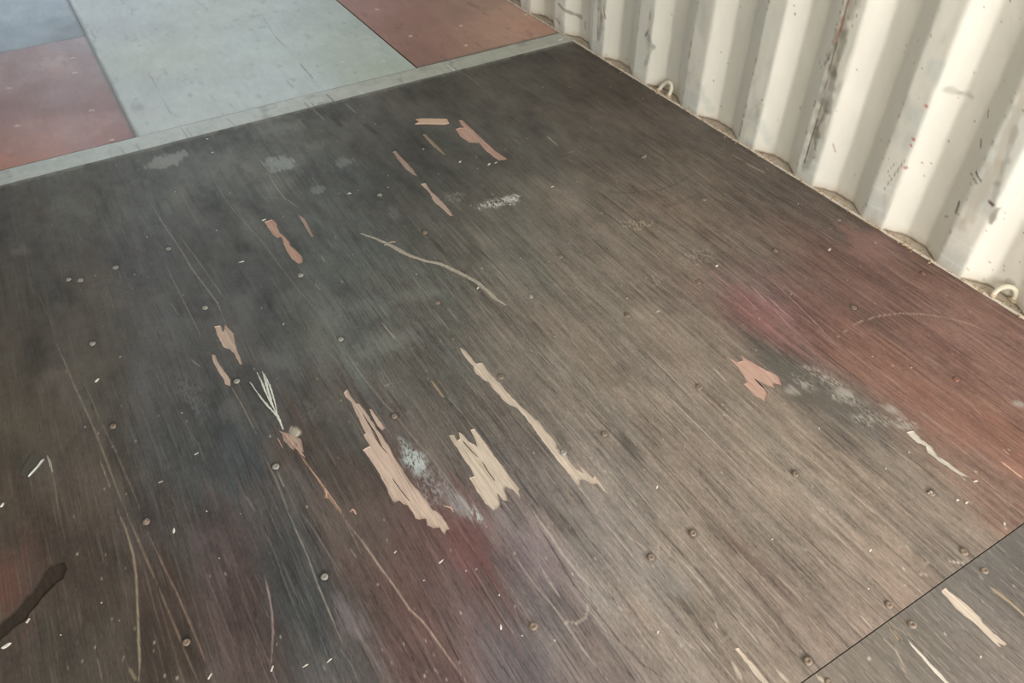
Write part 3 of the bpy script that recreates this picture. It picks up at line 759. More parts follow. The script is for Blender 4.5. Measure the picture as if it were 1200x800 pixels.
wood_mat = surface_mat('worn_plywood', 'stain', None, (380, 80, 300), .78, 1.2, .5, .0012, .62, .30, (30, 12, 30), .10)
fib = {
    'tan': surface_mat('bare_wood_tan', None, (206, 184, 171), (300, 14, 200), .60, 1.16, 1.0, .003, .8, .15),
    'cream': surface_mat('bare_wood_cream', None, (212, 196, 181), (300, 14, 200), .60, 1.16, 1.0, .003, .8, .15),
    'buff': surface_mat('bare_wood_buff', None, (165, 148, 129), (300, 14, 200), .60, 1.16, 1.0, .003, .8, .15),
    'salmon': surface_mat('bare_wood_salmon', None, (200, 166, 152), (300, 14, 200), .66, 1.18, 1.0, .003, .8, .15),
    'pink': surface_mat('bare_wood_pink', None, (182, 160, 149), (300, 14, 200), .66, 1.18, 1.0, .003, .8, .15),
    'ash': surface_mat('bare_wood_ash', None, (214, 206, 194), (300, 14, 200), .62, 1.16, 1.0, .003, .8, .15),
    'char': surface_mat('gouged_dark_wood', None, (62, 54, 47), (160, 40, 160), .7, 1.3, .8, .003, .8, .15),
}


def recess(parent, poly, mname, depth, label=None, name='torn_patch', rag=True):
    """The exposed ply below the surface: floor of the recess and its splintery sides."""
    bm = bmesh.new()
    top = [bm.verts.new((x, y, -0.0001)) for x, y in poly]
    bot = [bm.verts.new((x, y, -depth)) for x, y in poly]
    n = len(poly)
    for i in range(n):
        j = (i + 1) % n
        bm.faces.new((top[i], top[j], bot[j], bot[i]))
    fc = bm.faces.new(bot)
    bmesh.ops.triangulate(bm, faces=[fc])
    o = bm_obj(name, bm, fib[mname], parent)
    if label:
        o['label'] = label
    return o


main_polys = [(jag(to_w(p)), m, l) for p, m, l in BARE]
gouge_poly = [(max(x, LEFT_X + .012), y) for x, y in to_w(GOUGE)]
_u = []
for p in gouge_poly:
    if not _u or math.hypot(p[0] - _u[-1][0], p[1] - _u[-1][1]) > .002:
        _u.append(p)
gouge_poly = jag(_u, .0022, .009)
floor = build_sheet('floor', main, [p for p, _, _ in main_polys] + [gouge_poly], mat=wood_mat)
for p, m, l in main_polys:
    recess(floor, p, m, .0024, l)
recess(floor, gouge_poly, 'char', .005, 'dark gouge cut deep into the floor', name='gouge')

# ---- near sheet beyond the joint
xs2 = np.concatenate([np.arange(LEFT_X, .3, .01), np.arange(.3, WALL_X, .0021), [WALL_X]])
ys2 = np.concatenate([np.linspace(Y_DOOR, -.2, 40)[:-1], np.linspace(-.2, Y_SEAM - .0018, 90)])
near = Sheet(xs2, ys2)
X, Y = near.X, near.Y
NP = np.array([g(1150, 650), g(1100, 700), g(1000, 780), g(1180, 780), g(1200, 700), g(1050, 750)])
NC = lin(np.array([(106, 101, 96), (113, 105, 98), (122, 110, 99), (120, 108, 100), (108, 98, 92), (118, 108, 98)]) * .93)
near.C = shepard(X, Y + .04 * fbm(X * 100, Y * 3, 91), NP, NC)
near.C *= np.clip(1 + .25 * fbm(X * 260, Y * 7, 92) + .15 * fbm(X * 60, Y * 3, 93) + .12 * fbm(X * 15, Y * 10, 94), .5, 1.6)[..., None]
for k, (p, w, c, a) in enumerate([
    (Z(900, 600, [(545, 595), (600, 650), (650, 745)]), .0045, (165, 148, 128), .8),
    (Z(900, 600, [(570, 515), (610, 550)]), .006, (150, 130, 108), .6),
    (Z(900, 600, [(990, 300), (1015, 322)]), .004, (180, 160, 138), .7),
    (Z(900, 600, [(980, 400), (1020, 450)]), .003, (80, 72, 66), .6),
    (Z(900, 600, [(860, 430), (960, 520), (1060, 600)]), .003, (150, 136, 120), .5),
    (Z(900, 600, [(610, 700), (650, 755)]), .0040, (160, 142, 122), .6),
    (Z(900, 600, [(230, 770), (270, 800)]), .010, (190, 174, 152), .8),
    (Z(900, 600, [(465, 690), (480, 680)]), .006, (190, 180, 165), .7),
    (Z(900, 600, [(730, 560), (860, 640)]), .003, (140, 128, 114), .5),
]):
    near.line(to_w(p), w * .62, c, a, seed=400 + k)
for k in range(420):
    x, y = g(random.uniform(940, 1200), random.uniform(620, 800))
    L = random.uniform(.008, .05)
    up = random.random() < .6
    near.line([(x, y), (x + random.uniform(-.002, .002), y - L)], random.uniform(.0010, .0019), (146, 134, 121) if up else (62, 55, 50), random.uniform(.3, .7), seed=k)
for k in range(14):
    x, y = g(random.uniform(960, 1200), random.uniform(640, 800))
    near.line([(x, y), (x + .0015, y + .001)], .0019, (200, 190, 175), .8, fade=False, seed=k)
near_polys = [(jag(to_w(p)), m, l) for p, m, l in BARE_NEAR]
near_polys = [([(x, min(y, Y_SEAM - .012)) for x, y in p], m, l) for p, m, l in near_polys]
floor_near = build_sheet('floor', near, [p for p, _, _ in near_polys], mat=wood_mat)
for p, m, l in near_polys:
    recess(floor_near, p, m, .0016, l)

# ---- painted sheets beyond the strip
paint_mat = surface_mat('painted_plywood', 'stain', None, (60, 18, 60), .93, 1.06, .22, .002, .46, .42, (10, 6, 10), .04)
PX0, PX1 = 0.1305, 1.210
PY_J = 3.797


def painted(name, x0, x1, y0, y1, base, seed, dirt, pts=(), dark_edge=()):
    sh = Sheet(np.arange(x0, x1 + 1e-6, .005), np.arange(y0, y1 + 1e-6, .010))
    X, Y = sh.X, sh.Y
    if pts:
        sh.C = shepard(X + .03 * fbm(X * 9, Y * 9, seed), Y + .05 * fbm(X * 9, Y * 9, seed + 1), np.array([g(a, b) for a, b, _ in pts]),
                       lin(np.array([c for _, _, c in pts])), ky=1.0)
    else:
        sh.C = np.broadcast_to(lin(base), X.shape + (3,)).copy()
    sh.C *= (1 + .09 * fbm(X * 7, Y * 7, seed + 2) + .07 * fbm(X * 30, Y * 9, seed + 3) + .05 * fbm(X * 60, Y * 30, seed + 4))[..., None]
    d = sstep(.38, .7, fbm(X * 32, Y * 14, seed + 5)) * dirt
    sh.C *= (1 - d)[..., None]
    e = np.minimum(np.minimum(X - x0, x1 - X), 9)
    for side in dark_edge:
        dist = {'l': X - x0, 'r': x1 - X, 'b': Y - y0, 't': y1 - Y}[side]
        m_ = (1 - sstep(.004, .016 + .010 * fbm(X * 9, Y * 9, seed + 6), dist)) * .75
        sh.C = sh.C * (1 - m_[..., None]) + lin((82, 84, 76)) * m_[..., None]
    return sh


grey = painted('floor', PX0 + .0003, PX1 - .0015, Y_STRIP1 + .003, 4.85, None, 100, .20,
               pts=[(120, 30, (152, 160, 162)), (200, 60, (158, 166, 160)), (170, 120, (155, 164, 166)), (300, 50, (158, 170, 168)),
                    (420, 60, (152, 164, 158)), (260, 10, (154, 162, 156)), (380, 15, (152, 163, 160)), (330, 100, (160, 172, 174)),
                    (450, 85, (150, 162, 152)), (220, 130, (160, 170, 172))], dark_edge=('l',))
for k, (p, w, c, a) in enumerate([
    ([(305, 15), (322, 42), (342, 62)], .005, (105, 112, 108), .8), ([(350, 72), (358, 82), (370, 96)], .007, (80, 84, 80), .9),
    ([(172, 80), (185, 105), (200, 132), (212, 138)], .004, (105, 112, 112), .7), ([(196, 118), (208, 138)], .004, (110, 116, 116), .7),
    ([(334, 93), (344, 103)], .006, (110, 116, 112), .7), ([(213, 96), (220, 92)], .010, (112, 118, 112), .6),
    ([(222, 84), (232, 84)], .010, (118, 122, 116), .5), ([(185, 4), (190, 6)], .014, (105, 112, 106), .6),
    ([(228, 0), (236, 5), (245, 12)], .010, (110, 112, 100), .5), ([(245, 110), (252, 118)], .010, (118, 124, 120), .5),
    ([(268, 120), (277, 130)], .006, (110, 116, 116), .6), ([(415, 70), (430, 88)], .004, (170, 180, 176), .5),
    ([(106, 34), (112, 45)], .010, (90, 98, 88), .7), ([(232, 13), (234, 14)], .012, (215, 222, 216), .9),
    ([(401, 71), (402, 72)], .010, (225, 228, 222), .9), ([(449, 71), (450, 72)], .010, (225, 228, 222), .9),
    ([(210, 142), (213, 141)], .006, (215, 220, 214), .9), ([(379, 54), (381, 54)], .006, (110, 116, 112), .6),
]):
    grey.line(to_w(p), w * .7, c, a, seed=500 + k)
build_sheet('floor', grey, [], z0=-.0008, mat=paint_mat, gain=PAINT_GAIN)

red = painted('floor', LEFT_X, PX0 - .0003, Y_STRIP1 + .004, PY_J, None, 120, .12,
              pts=[(20, 80, (140, 108, 108)), (60, 70, (146, 114, 112)), (90, 55, (138, 118, 122)), (30, 120, (134, 98, 96)),
                   (80, 110, (132, 98, 98)), (130, 120, (128, 90, 88)), (110, 90, (136, 108, 110)), (30, 170, (150, 106, 98)), (100, 150, (150, 112, 108)),
                   (5, 190, (160, 104, 88)), (140, 155, (136, 94, 90)), (60, 145, (142, 104, 100))], dark_edge=('r',))
for k, (a, b) in enumerate([(85, 68), (88, 85), (107, 129), (10, 103), (20, 147), (130, 164), (62, 50)]):
    red.line(to_w([(a - 1, b), (a + 2, b)]), .008, (215, 200, 192), .9, fade=False, seed=k)
red.blob(*g(62, 74), .07, .07, 0, (168, 150, 148), .5, .7, .3, seed=3)
# the paint was rolled on in square overlapping passes
Xr, Yr = red.X, red.Y
blk = .05 * np.sign(vn(Xr * 7 + 3, Yr * 5, 5)) * sstep(.05, .15, np.abs(vn(Xr * 7 + 3, Yr * 5, 5)))
red.C *= (1 + blk)[..., None]
build_sheet('floor', red, [], z0=-.0006, mat=paint_mat, gain=PAINT_GAIN)

blue = painted('floor', LEFT_X, PX0 - .0003, PY_J + .004, 4.85, None, 140, .10,
               pts=[(10, 10, (128, 142, 152)), (50, 15, (124, 140, 152)), (30, 40, (118, 134, 146)), (70, 25, (110, 126, 136)), (90, 35, (96, 108, 114))],
               dark_edge=('r', 'b'))
build_sheet('floor', blue, [], z0=-.004, mat=paint_mat, gain=PAINT_GAIN)

red2 = painted('floor', PX1 + .0015, WALL_X, Y_STRIP1 + .004, 4.85, None, 160, .25,
               pts=[(440, 10, (142, 100, 90)), (480, 20, (134, 92, 80)), (530, 15, (138, 100, 86)), (560, 5, (144, 110, 94)), (580, 40, (158, 118, 98)),
                    (520, 50, (140, 98, 84)), (620, 30, (164, 118, 98)), (600, 15, (162, 122, 102)), (500, 60, (130, 88, 76)), (555, 45, (146, 108, 90))],
               dark_edge=('b',))
for k, (a, b) in enumerate([(442, 11), (481, 42), (540, 30), (546, 53), (617, 17)]):
    red2.line(to_w([(a - 1, b), (a + 1, b)]), .008, (225, 205, 195), .9, fade=False, seed=k)
build_sheet('floor', red2, [], z0=-.0006, mat=paint_mat, gain=PAINT_GAIN)

# ---- steel joint strip across the floor
st = Sheet(np.arange(LEFT_X, WALL_X + .02, .003), np.linspace(Y_STRIP0, Y_STRIP1, 36))
X, Y = st.X, st.Y
t = sstep(.2, 1.5, X)[..., None]
st.C = lin((150, 158, 156)) * (1 - t) + lin((142, 144, 132)) * t
st.C *= (1 + .12 * fbm(X * 9, Y * 30, 200) + .10 * fbm(X * 60, Y * 20, 201) + .06 * fbm(X * 150, Y * 90, 202))[..., None]
st.C *= (1 - .28 * sstep(.3, .6, fbm(X * 18, Y * 12, 204)))[..., None]
dk = (1 - sstep(.0, .006, Y_STRIP1 - Y))[..., None] * .6
st.C = st.C * (1 - dk) + lin((88, 84, 78)) * dk
for k, (p, w, c, a) in enumerate([
    ([(212, 149), (222, 165)], .003, (105, 110, 108), .9), ([(217, 149), (228, 164)], .003, (105, 110, 108), .8), ([(265, 138), (276, 148)], .004, (110, 116, 114), .8),
    ([(382, 110), (393, 121)], .008, (78, 80, 78), .9), ([(356, 120), (364, 128)], .007, (85, 88, 84), .8), ([(364, 120), (372, 128)], .005, (90, 94, 90), .8),
    ([(523, 76), (537, 86)], .005, (190, 196, 190), .9), ([(420, 106), (430, 114)], .004, (176, 184, 178), .8), ([(508, 82), (520, 88)], .003, (165, 172, 165), .7),
    ([(140, 172), (146, 180)], .006, (118, 126, 128), .7), ([(159, 168), (165, 178)], .006, (120, 128, 130), .7),
    ([(585, 62), (645, 46)], .012, (150, 136, 120), .5), ([(560, 70), (580, 66)], .010, (150, 140, 124), .4),
]):
    st.line(to_w(p), w, c, a, seed=600 + k)
strip_mat = surface_mat('painted_steel_strip', 'stain', None, (90, 90, 90), .93, 1.07, .3, .0015, .45, .45)


def strip_z(X, Y):
    e = np.minimum(Y - Y_STRIP0, Y_STRIP1 - Y)
    return .0012 * sstep(-.001, .012, e) + .0004 * fbm(X * 12, Y * 12, 210)


o = build_sheet('trim_1', st, [], z0=.0002, thick=.01, mat=strip_mat, zf=strip_z, gain=1.6)

# ------------------------------------------------------------------ subfloor, shell
flat_m = surface_mat('dark_steel_below', None, (46, 42, 38), (20, 20, 20), .8, 1.2, .3, .002, .7, .3)
bm = bmesh.new(); box(bm, LEFT_X - .1, WALL_X + .12, Y_DOOR, Y_END, -.06, -.030)
struct(bm_obj('floor', bm, flat_m))

MEAS = {0.603: 0, 0.875: 1, 1.136: 2, 1.408: 3, 1.668: 4, 1.966: 5, 2.258: 6, 2.542: 7, 2.815: 8}
starts = sorted(MEAS)
k = starts[0] - .278
while k > Y_DOOR:
    starts.insert(0, k); k -= .278
k = starts[-1] + .278
while k < Y_END + .2:
    starts.append(k); k += .278
DEPTH = .038


def profile(y0, y1):
    """Corrugation polyline (y, depth) with small bend radii, sampled finely."""
    corners = []
    for i in range(len(starts) - 1):
        a, b = starts[i], starts[i + 1]         # going away: recess (a..), ridge ends at b
        p = b - a
        corners += [(a, 0.0), (a + .245 * p, DEPTH), (a + .50 * p, DEPTH), (a + .725 * p, 0.0)]
    pts = []
    n = len(corners)
    # order: a = start of slope D (nearest ridge edge) -> back flat C -> slope B -> ridge A
    for i in range(1, n - 1):
        p0, p1, p2 = [Vector(c) for c in corners[i - 1:i + 2]]
        r = .008
        d0 = (p0 - p1).normalized(); d1 = (p2 - p1).normalized()
        q0 = p1 + d0 * r; q1 = p1 + d1 * r
        for s in range(5):
            t = s / 4
            q = q0 * (1 - t) ** 2 + p1 * 2 * t * (1 - t) + q1 * t * t
            pts.append((q.x, q.y))
    out = []
    for i in range(len(pts) - 1):
        a = Vector(pts[i]); b = Vector(pts[i + 1])
        L = (b - a).length
        fine = .3 < a.x < 3.6
        k = max(1, int(L / (.004 if fine else .05)))
        for s in range(k):
            q = a.lerp(b, s / k); out.append((q.x, q.y))
    out = [p for p in out if y0 <= p[0] <= y1]
    return np.array(out)


wall_mat = surface_mat('cream_wall_paint', 'stain', None, (14, 14, 5), .97, 1.03, .12, .003, .38, .40, (6, 6, 3), .08)


def wall_mesh(name, x, sign, detailed):
    pf = profile(Y_DOOR, Y_END)
    zs = np.concatenate([np.arange(-.004, 1.30, .004), np.linspace(1.5, CEIL, 8)]) if detailed else np.array([-.004, 1.2, CEIL])
    yy = pf[:, 0]; dd = pf[:, 1]
    Yg, Zg = np.meshgrid(yy, zs); Dg = np.broadcast_to(dd, Yg.shape)
    Xg = x + sign * Dg
    base = lin((226, 222, 210)) if detailed else lin((200, 199, 190))
    C = np.broadcast_to(base, Yg.shape + (3,)).copy()
    if detailed:
        dent = .003 * fbm(Yg * 6, Zg * 5, 301) + .0012 * fbm(Yg * 25, Zg * 14, 302)
        Xg = Xg + dent * sstep(0, .08, Zg)
        ridge = (Dg < .002)
        C *= (1 + .03 * fbm(Yg * 20, Zg * 6, 303) + .02 * fbm(Yg * 60, Zg * 20, 304))[..., None]
        # cooler chalky repaint patches at the foot of the ridges and some higher up
        chalk = ridge * sstep(.1, .35, fbm(Yg * 4, Zg * 7, 305) + .45 * (1 - sstep(.0, .25, Zg)))
        C = C * (1 - .5 * chalk[..., None]) + lin((200, 204, 199)) * .5 * chalk[..., None]
        # grime on the ridge faces
        gr = ridge * sstep(.05, .5, fbm(Yg * 22, Zg * 9, 306)) * .22
        C = C * (1 - gr[..., None]) + lin((140, 134, 120)) * gr[..., None]
        # brushed pale horizontal strokes low on the ridges
        hs = ridge * sstep(.25, .5, fbm(Yg * 10, Zg * 90, 307)) * (1 - sstep(.16, .24, Zg)) * .5
        C = C * (1 - hs[..., None]) + lin((228, 232, 224)) * hs[..., None]
        # dust at the foot
        ft = (1 - sstep(.0, .035, Zg + .01 * fbm(Yg * 60, Zg * 60, 308))) * .45
        C = C * (1 - ft[..., None]) + lin((186, 168, 146)) * ft[..., None]

        jt = (1 - sstep(.004, .010, Zg + .003 * fbm(Yg * 90, Zg * 90, 309))) * (Dg > .004) * .8  # dark crack line at the recess foot, contact shade put into the colour
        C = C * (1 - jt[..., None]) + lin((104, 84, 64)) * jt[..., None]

        def wline(pts, w, col, a, xx=WALL_X, seed=0):
            P = [wp(*p, x=xx) for p in pts]
            for q in range(len(P) - 1):
                (y0, z0), (y1, z1) = P[q], P[q + 1]
                m_ = (Yg > min(y0, y1) - 2 * w) & (Yg < max(y0, y1) + 2 * w) & (Zg > min(z0, z1) - 2 * w) & (Zg < max(z0, z1) + 2 * w)
                if not m_.any():
                    continue
                yl = Yg[m_]; zl = Zg[m_]
                dx, dz = y1 - y0, z1 - z0
                t = np.clip(((yl - y0) * dx + (zl - z0) * dz) / (dx * dx + dz * dz + 1e-12), 0, 1)
                d = np.hypot(yl - y0 - t * dx, zl - z0 - t * dz)
                al = a * np.clip(1.5 - 1.5 * d / (w * (.75 + .5 * vn(zl * 60, yl * 60, seed))), 0, 1)
                C[m_] = C[m_] * (1 - al[:, None]) + lin(col) * al[:, None]

        # the grimy ridge with the cracked seam, and the other stained ridges
        for q, (pts, w, col, a) in enumerate([
            ([(1000, 0), (985, 40), (975, 80), (966, 120), (955, 160), (946, 195)], .030, (150, 142, 128), .6),
            ([(990, 40), (978, 85), (970, 130)], .018, (120, 116, 104), .55),
            ([(968, 130), (958, 150), (955, 175)], .014, (92, 84, 70), .5),
            ([(995, 0), (985, 35), (976, 50)], .010, (168, 112, 84), .5),
            ([(980, 52), (970, 68), (965, 75)], .012, (96, 104, 92), .5),
            ([(1200, 110), (1170, 190), (1130, 260)], .035, (182, 170, 150), .45),
            ([(1190, 150), (1170, 215), (1160, 260)], .014, (120, 112, 100), .35),
            ([(1168, 245), (1160, 262)], .010, (84, 76, 66), .6),
            ([(1160, 236), (1164, 240)], .006, (80, 46, 34), .9),
            ([(1143, 202), (1150, 212)], .004, (60, 52, 44), .9),
            ([(702, 0), (704, 20), (702, 45)], .025, (130, 128, 116), .5),
            ([(707, 5), (709, 22)], .006, (140, 70, 56), .7),
            ([(701, 10), (700, 50)], .004, (96, 92, 82), .6),
            ([(656, 22), (660, 40)], .035, (170, 176, 170), .5),
            ([(655, 5), (672, 22)], .012, (104, 100, 88), .6),
            ([(652, 22), (656, 28)], .012, (84, 76, 62), .6),
            ([(758, 38), (764, 55), (756, 75)], .016, (150, 150, 138), .5),
            ([(760, 35), (756, 42)], .006, (96, 92, 82), .7),
            ([(762, 15), (761, 22)], .006, (84, 80, 70), .7),
            ([(677, 28), (677, 36)], .008, (96, 82, 66), .6),
            ([(1060, 188), (1048, 205), (1036, 222)], .003, (110, 98, 84), .6),
            ([(1050, 190), (1040, 202)], .003, (90, 80, 66), .5),
            ([(820, 100), (826, 130)], .025, (180, 188, 182), .35),
            ([(888, 140), (898, 180)], .025, (180, 188, 182), .3),
        ]):
            wline(pts, w, col, a, seed=q)
        wline([(995, 0), (983, 40), (972, 80), (965, 112), (955, 152), (945, 182), (938, 205)], .0024, (96, 64, 48), .6, seed=44)
        wline([(958, 140), (948, 172), (943, 190)], .0040, (52, 40, 32), .8, seed=45)
        for q, (px, py) in enumerate([(1085, 124), (1070, 163), (1067, 170), (1060, 196)]):
            wline([(px, py), (px + 1, py + 1)], .0065, (190, 92, 84), .9, seed=q)
        for q, (px, py) in enumerate([(994, 20), (999, 30), (1004, 18)]):
            wline([(px, py), (px, py + 2)], .005, (150, 78, 50), .8, seed=q)
        # soot smear and rust nicks on the recess faces
        wline([(1112, 104), (1122, 110), (1134, 116)], .014, (178, 170, 158), .6, xx=WALL_X + .02)
        wline([(1157, 130), (1158, 140)], .003, (96, 78, 62), .9, xx=WALL_X + .03)
        wline([(1152, 163), (1153, 171)], .003, (90, 66, 50), .9, xx=WALL_X + .03)
        wline([(1137, 203), (1148, 213)], .003, (90, 80, 66), .8, xx=WALL_X + .01)
        wline([(1125, 236), (1122, 248)], .006, (90, 72, 52), .8, xx=WALL_X + .012)
        wline([(1108, 253), (1115, 252)], .003, (110, 98, 80), .8, xx=WALL_X + .03)
        wline([(981, 165), (982, 176)], .003, (150, 112, 92), .8, xx=WALL_X + .03)
        wline([(1178, 330), (1185, 333)], .012, (140, 134, 122), .4, xx=WALL_X + .03)
        for q in range(150):
            px = random.uniform(640, 1200); py = random.uniform(0, 330)
            if py > 40 + (px - 650) * .609:
                continue
            wline([(px, py), (px + random.uniform(-1, 1), py + random.uniform(0, 2))], random.uniform(.0022, .0035),
                  random.choice([(96, 80, 62), (130, 110, 88), (150, 96, 72)]), random.uniform(.5, .95), xx=WALL_X + random.choice([0, 0, .02, .036]), seed=q)
        # chipped arrises: the vertical bend at the camera side of each ridge recess
        for s in starts:
            band = np.exp(-((Yg - s) / .004) ** 2) * sstep(.15, .45, fbm(Yg * 3, Zg * 70, 330)) * .7
            C = C * (1 - band[..., None]) + lin((150, 132, 106)) * band[..., None]
    ny, nx = Yg.shape
    V = np.stack([Xg, Yg, Zg], -1).reshape(-1, 3)
    J, I = np.meshgrid(np.arange(ny - 1), np.arange(nx - 1), indexing='ij')
    a = (J * nx + I).ravel()
    q = np.stack([a, a + nx, a + nx + 1, a + 1], -1) if sign > 0 else np.stack([a, a + 1, a + nx + 1, a + nx], -1)
    me = mesh_np(name, V, q.ravel(), np.full(len(a), 4), C.reshape(-1, 3), smooth=True)
    return struct(link(name, me, wall_mat))


wall_r = wall_mesh('wall_right', WALL_X, 1, True)
wall_l = wall_mesh('wall_left', LEFT_X - .004, -1, False)

plain = surface_mat('cream_shell_paint', None, (222, 221, 212), (6, 6, 6), .96, 1.04, .1, .003, .45, .4)
bm = bmesh.new(); box(bm, LEFT_X - .08, WALL_X + .08, Y_DOOR, Y_END + .03, CEIL, CEIL + .01)
struct(bm_obj('ceiling', bm, plain))
bm = bmesh.new()
box(bm, LEFT_X - .08, LEFT_X, Y_END, Y_END + .05, -.03, CEIL, .004)
box(bm, WALL_X, WALL_X + .08, Y_END, Y_END + .05, -.03, CEIL, .004)
box(bm, LEFT_X - .08, WALL_X + .08, Y_END, Y_END + .05, CEIL - .06, CEIL + .01, .004)
struct(bm_obj('added_far_end_frame', bm, plain))  # frame of the unseen far-end opening, added together with the fill lamp
bm = bmesh.new()
box(bm, LEFT_X - .08, LEFT_X, Y_DOOR - .05, Y_DOOR, -.03, CEIL, .004)
box(bm, WALL_X, WALL_X + .08, Y_DOOR - .05, Y_DOOR, -.03, CEIL, .004)
box(bm, LEFT_X - .08, WALL_X + .08, Y_DOOR - .05, Y_DOOR, CEIL - .06, CEIL + .01, .004)
struct(bm_obj('trim_2', bm, plain))

# ---- ledge of the bottom rail showing in the recesses
lg_x = np.arange(WALL_X - .004, WALL_X + .055, .004); lg_y = np.arange(Y_DOOR + .1, Y_END, .006)
lg = Sheet(lg_x, lg_y)
X, Y = lg.X, lg.Y
lg.C = np.broadcast_to(lin((186, 170, 150)), X.shape + (3,)).copy()
lg.C *= (1 + .16 * fbm(X * 60, Y * 60, 401) + .16 * fbm(X * 20, Y * 12, 402))[..., None]
cr = sstep(.25, .6, fbm(X * 110, Y * 110, 403)) * .35
lg.C = lg.C * (1 - cr[..., None]) + lin((118, 96, 74)) * cr[..., None]
rimw = (1 - sstep(.0, .006, X - (WALL_X - .001)))[..., None] * .55
lg.C = lg.C * (1 - rimw) + lin((214, 200, 180)) * rimw
ledge_mat = surface_mat('dusty_rail_paint', 'stain', None, (200, 200, 200), .85, 1.15, .6, .002, .75, .2)


def lz(X, Y):
    return .0035 * sstep(.0, .004, X - (WALL_X - .004)) - .003 * sstep(.006, .016, X - WALL_X + .004) + .0012 * fbm(X * 80, Y * 50, 404)


build_sheet('trim_3', lg, [], z0=.0005, thick=.02, mat=ledge_mat, zf=lz, gain=1.05)

# ------------------------------------------------------------------ screws (parts of the sheet they hold)
def lathe_bm(prof, seg=14, wob=0.0, seed=0):
    bm = bmesh.new(); rr = random.Random(seed)
    rings = []
    ph = [1 + rr.uniform(-wob, wob) for _ in range(seg)]
    for r, z in prof:
        if r < 1e-6:
            rings.append([bm.verts.new((0, 0, z))])
        else:
            rings.append([bm.verts.new((r * ph[k] * math.cos(2 * math.pi * k / seg), r * ph[k] * math.sin(2 * math.pi * k / seg), z)) for k in range(seg)])
    for a, b in zip(rings[:-1], rings[1:]):
        for k in range(seg):
            k2 = (k + 1) % seg
            if len(a) == 1:
                bm.faces.new((a[0], b[k], b[k2]))
            elif len(b) == 1:
                bm.faces.new((a[k], a[k2], b[0]))
            else:
                bm.faces.new((a[k], a[k2], b[k2], b[k]))
    return bm


scr_m = {
    'brown': surface_mat('worn_brown_screw', None, (120, 104, 90), (300, 300, 300), .75, 1.25, .5, .001, .5, .5),
    'grey': surface_mat('worn_grey_screw', None, (138, 136, 128), (300, 300, 300), .75, 1.25, .5, .001, .42, .6),
    'red': surface_mat('worn_red_screw', None, (128, 88, 74), (300, 300, 300), .75, 1.25, .5, .001, .5, .5),
}
scr_me = {}
for i, (k, m) in enumerate(scr_m.items()):
    bm = lathe_bm([(.0066, -.0006), (.0063, .0012), (.0052, .0026), (.0036, .0032), (.0022, .0030), (.0014, .0018), (0, .0015)], 14, .07, i)
    me = bpy.data.meshes.new('screw'); bmesh.ops.recalc_face_normals(bm, faces=bm.faces); bm.to_mesh(me); bm.free()
    me.polygons.foreach_set('use_smooth', [True] * len(me.polygons)); me.materials.append(m)
    scr_me[k] = me
SCREWS_NEAR = "1154,668,b 1069,731,b 972,799,b"


def put_screws(txt, parent):
    for tkn in txt.split():
        a, b, c = tkn.split(',')
        if c == 'x':
            continue
        x, y = g(float(a), float(b), .002)
        kk = {'g': 'grey', 'b': 'brown', 'r': 'red'}[c]
        o = bpy.data.objects.new('screw', scr_me[kk]); COL.objects.link(o); o.parent = parent
        o.location = (x, y, 0.0); o.rotation_euler = (random.uniform(-.08, .08), random.uniform(-.08, .08), random.uniform(0, 6.28))
        s = random.uniform(1.05, 1.25); o.scale = (s, s, random.uniform(.8, 1.2))


put_screws(SCREWS, floor)
put_screws(SCREWS_NEAR, floor_near)
# screw standing proud inside the long narrow torn patch, in the recess
x, y = g(660, 530)
o = bpy.data.objects.new('screw', scr_me['grey']); COL.objects.link(o); o.parent = floor
o.location = (x, y, -.0010); o.scale = (1.15, 1.15, 1.1); o['label'] = 'grey screw head inside the torn patch'


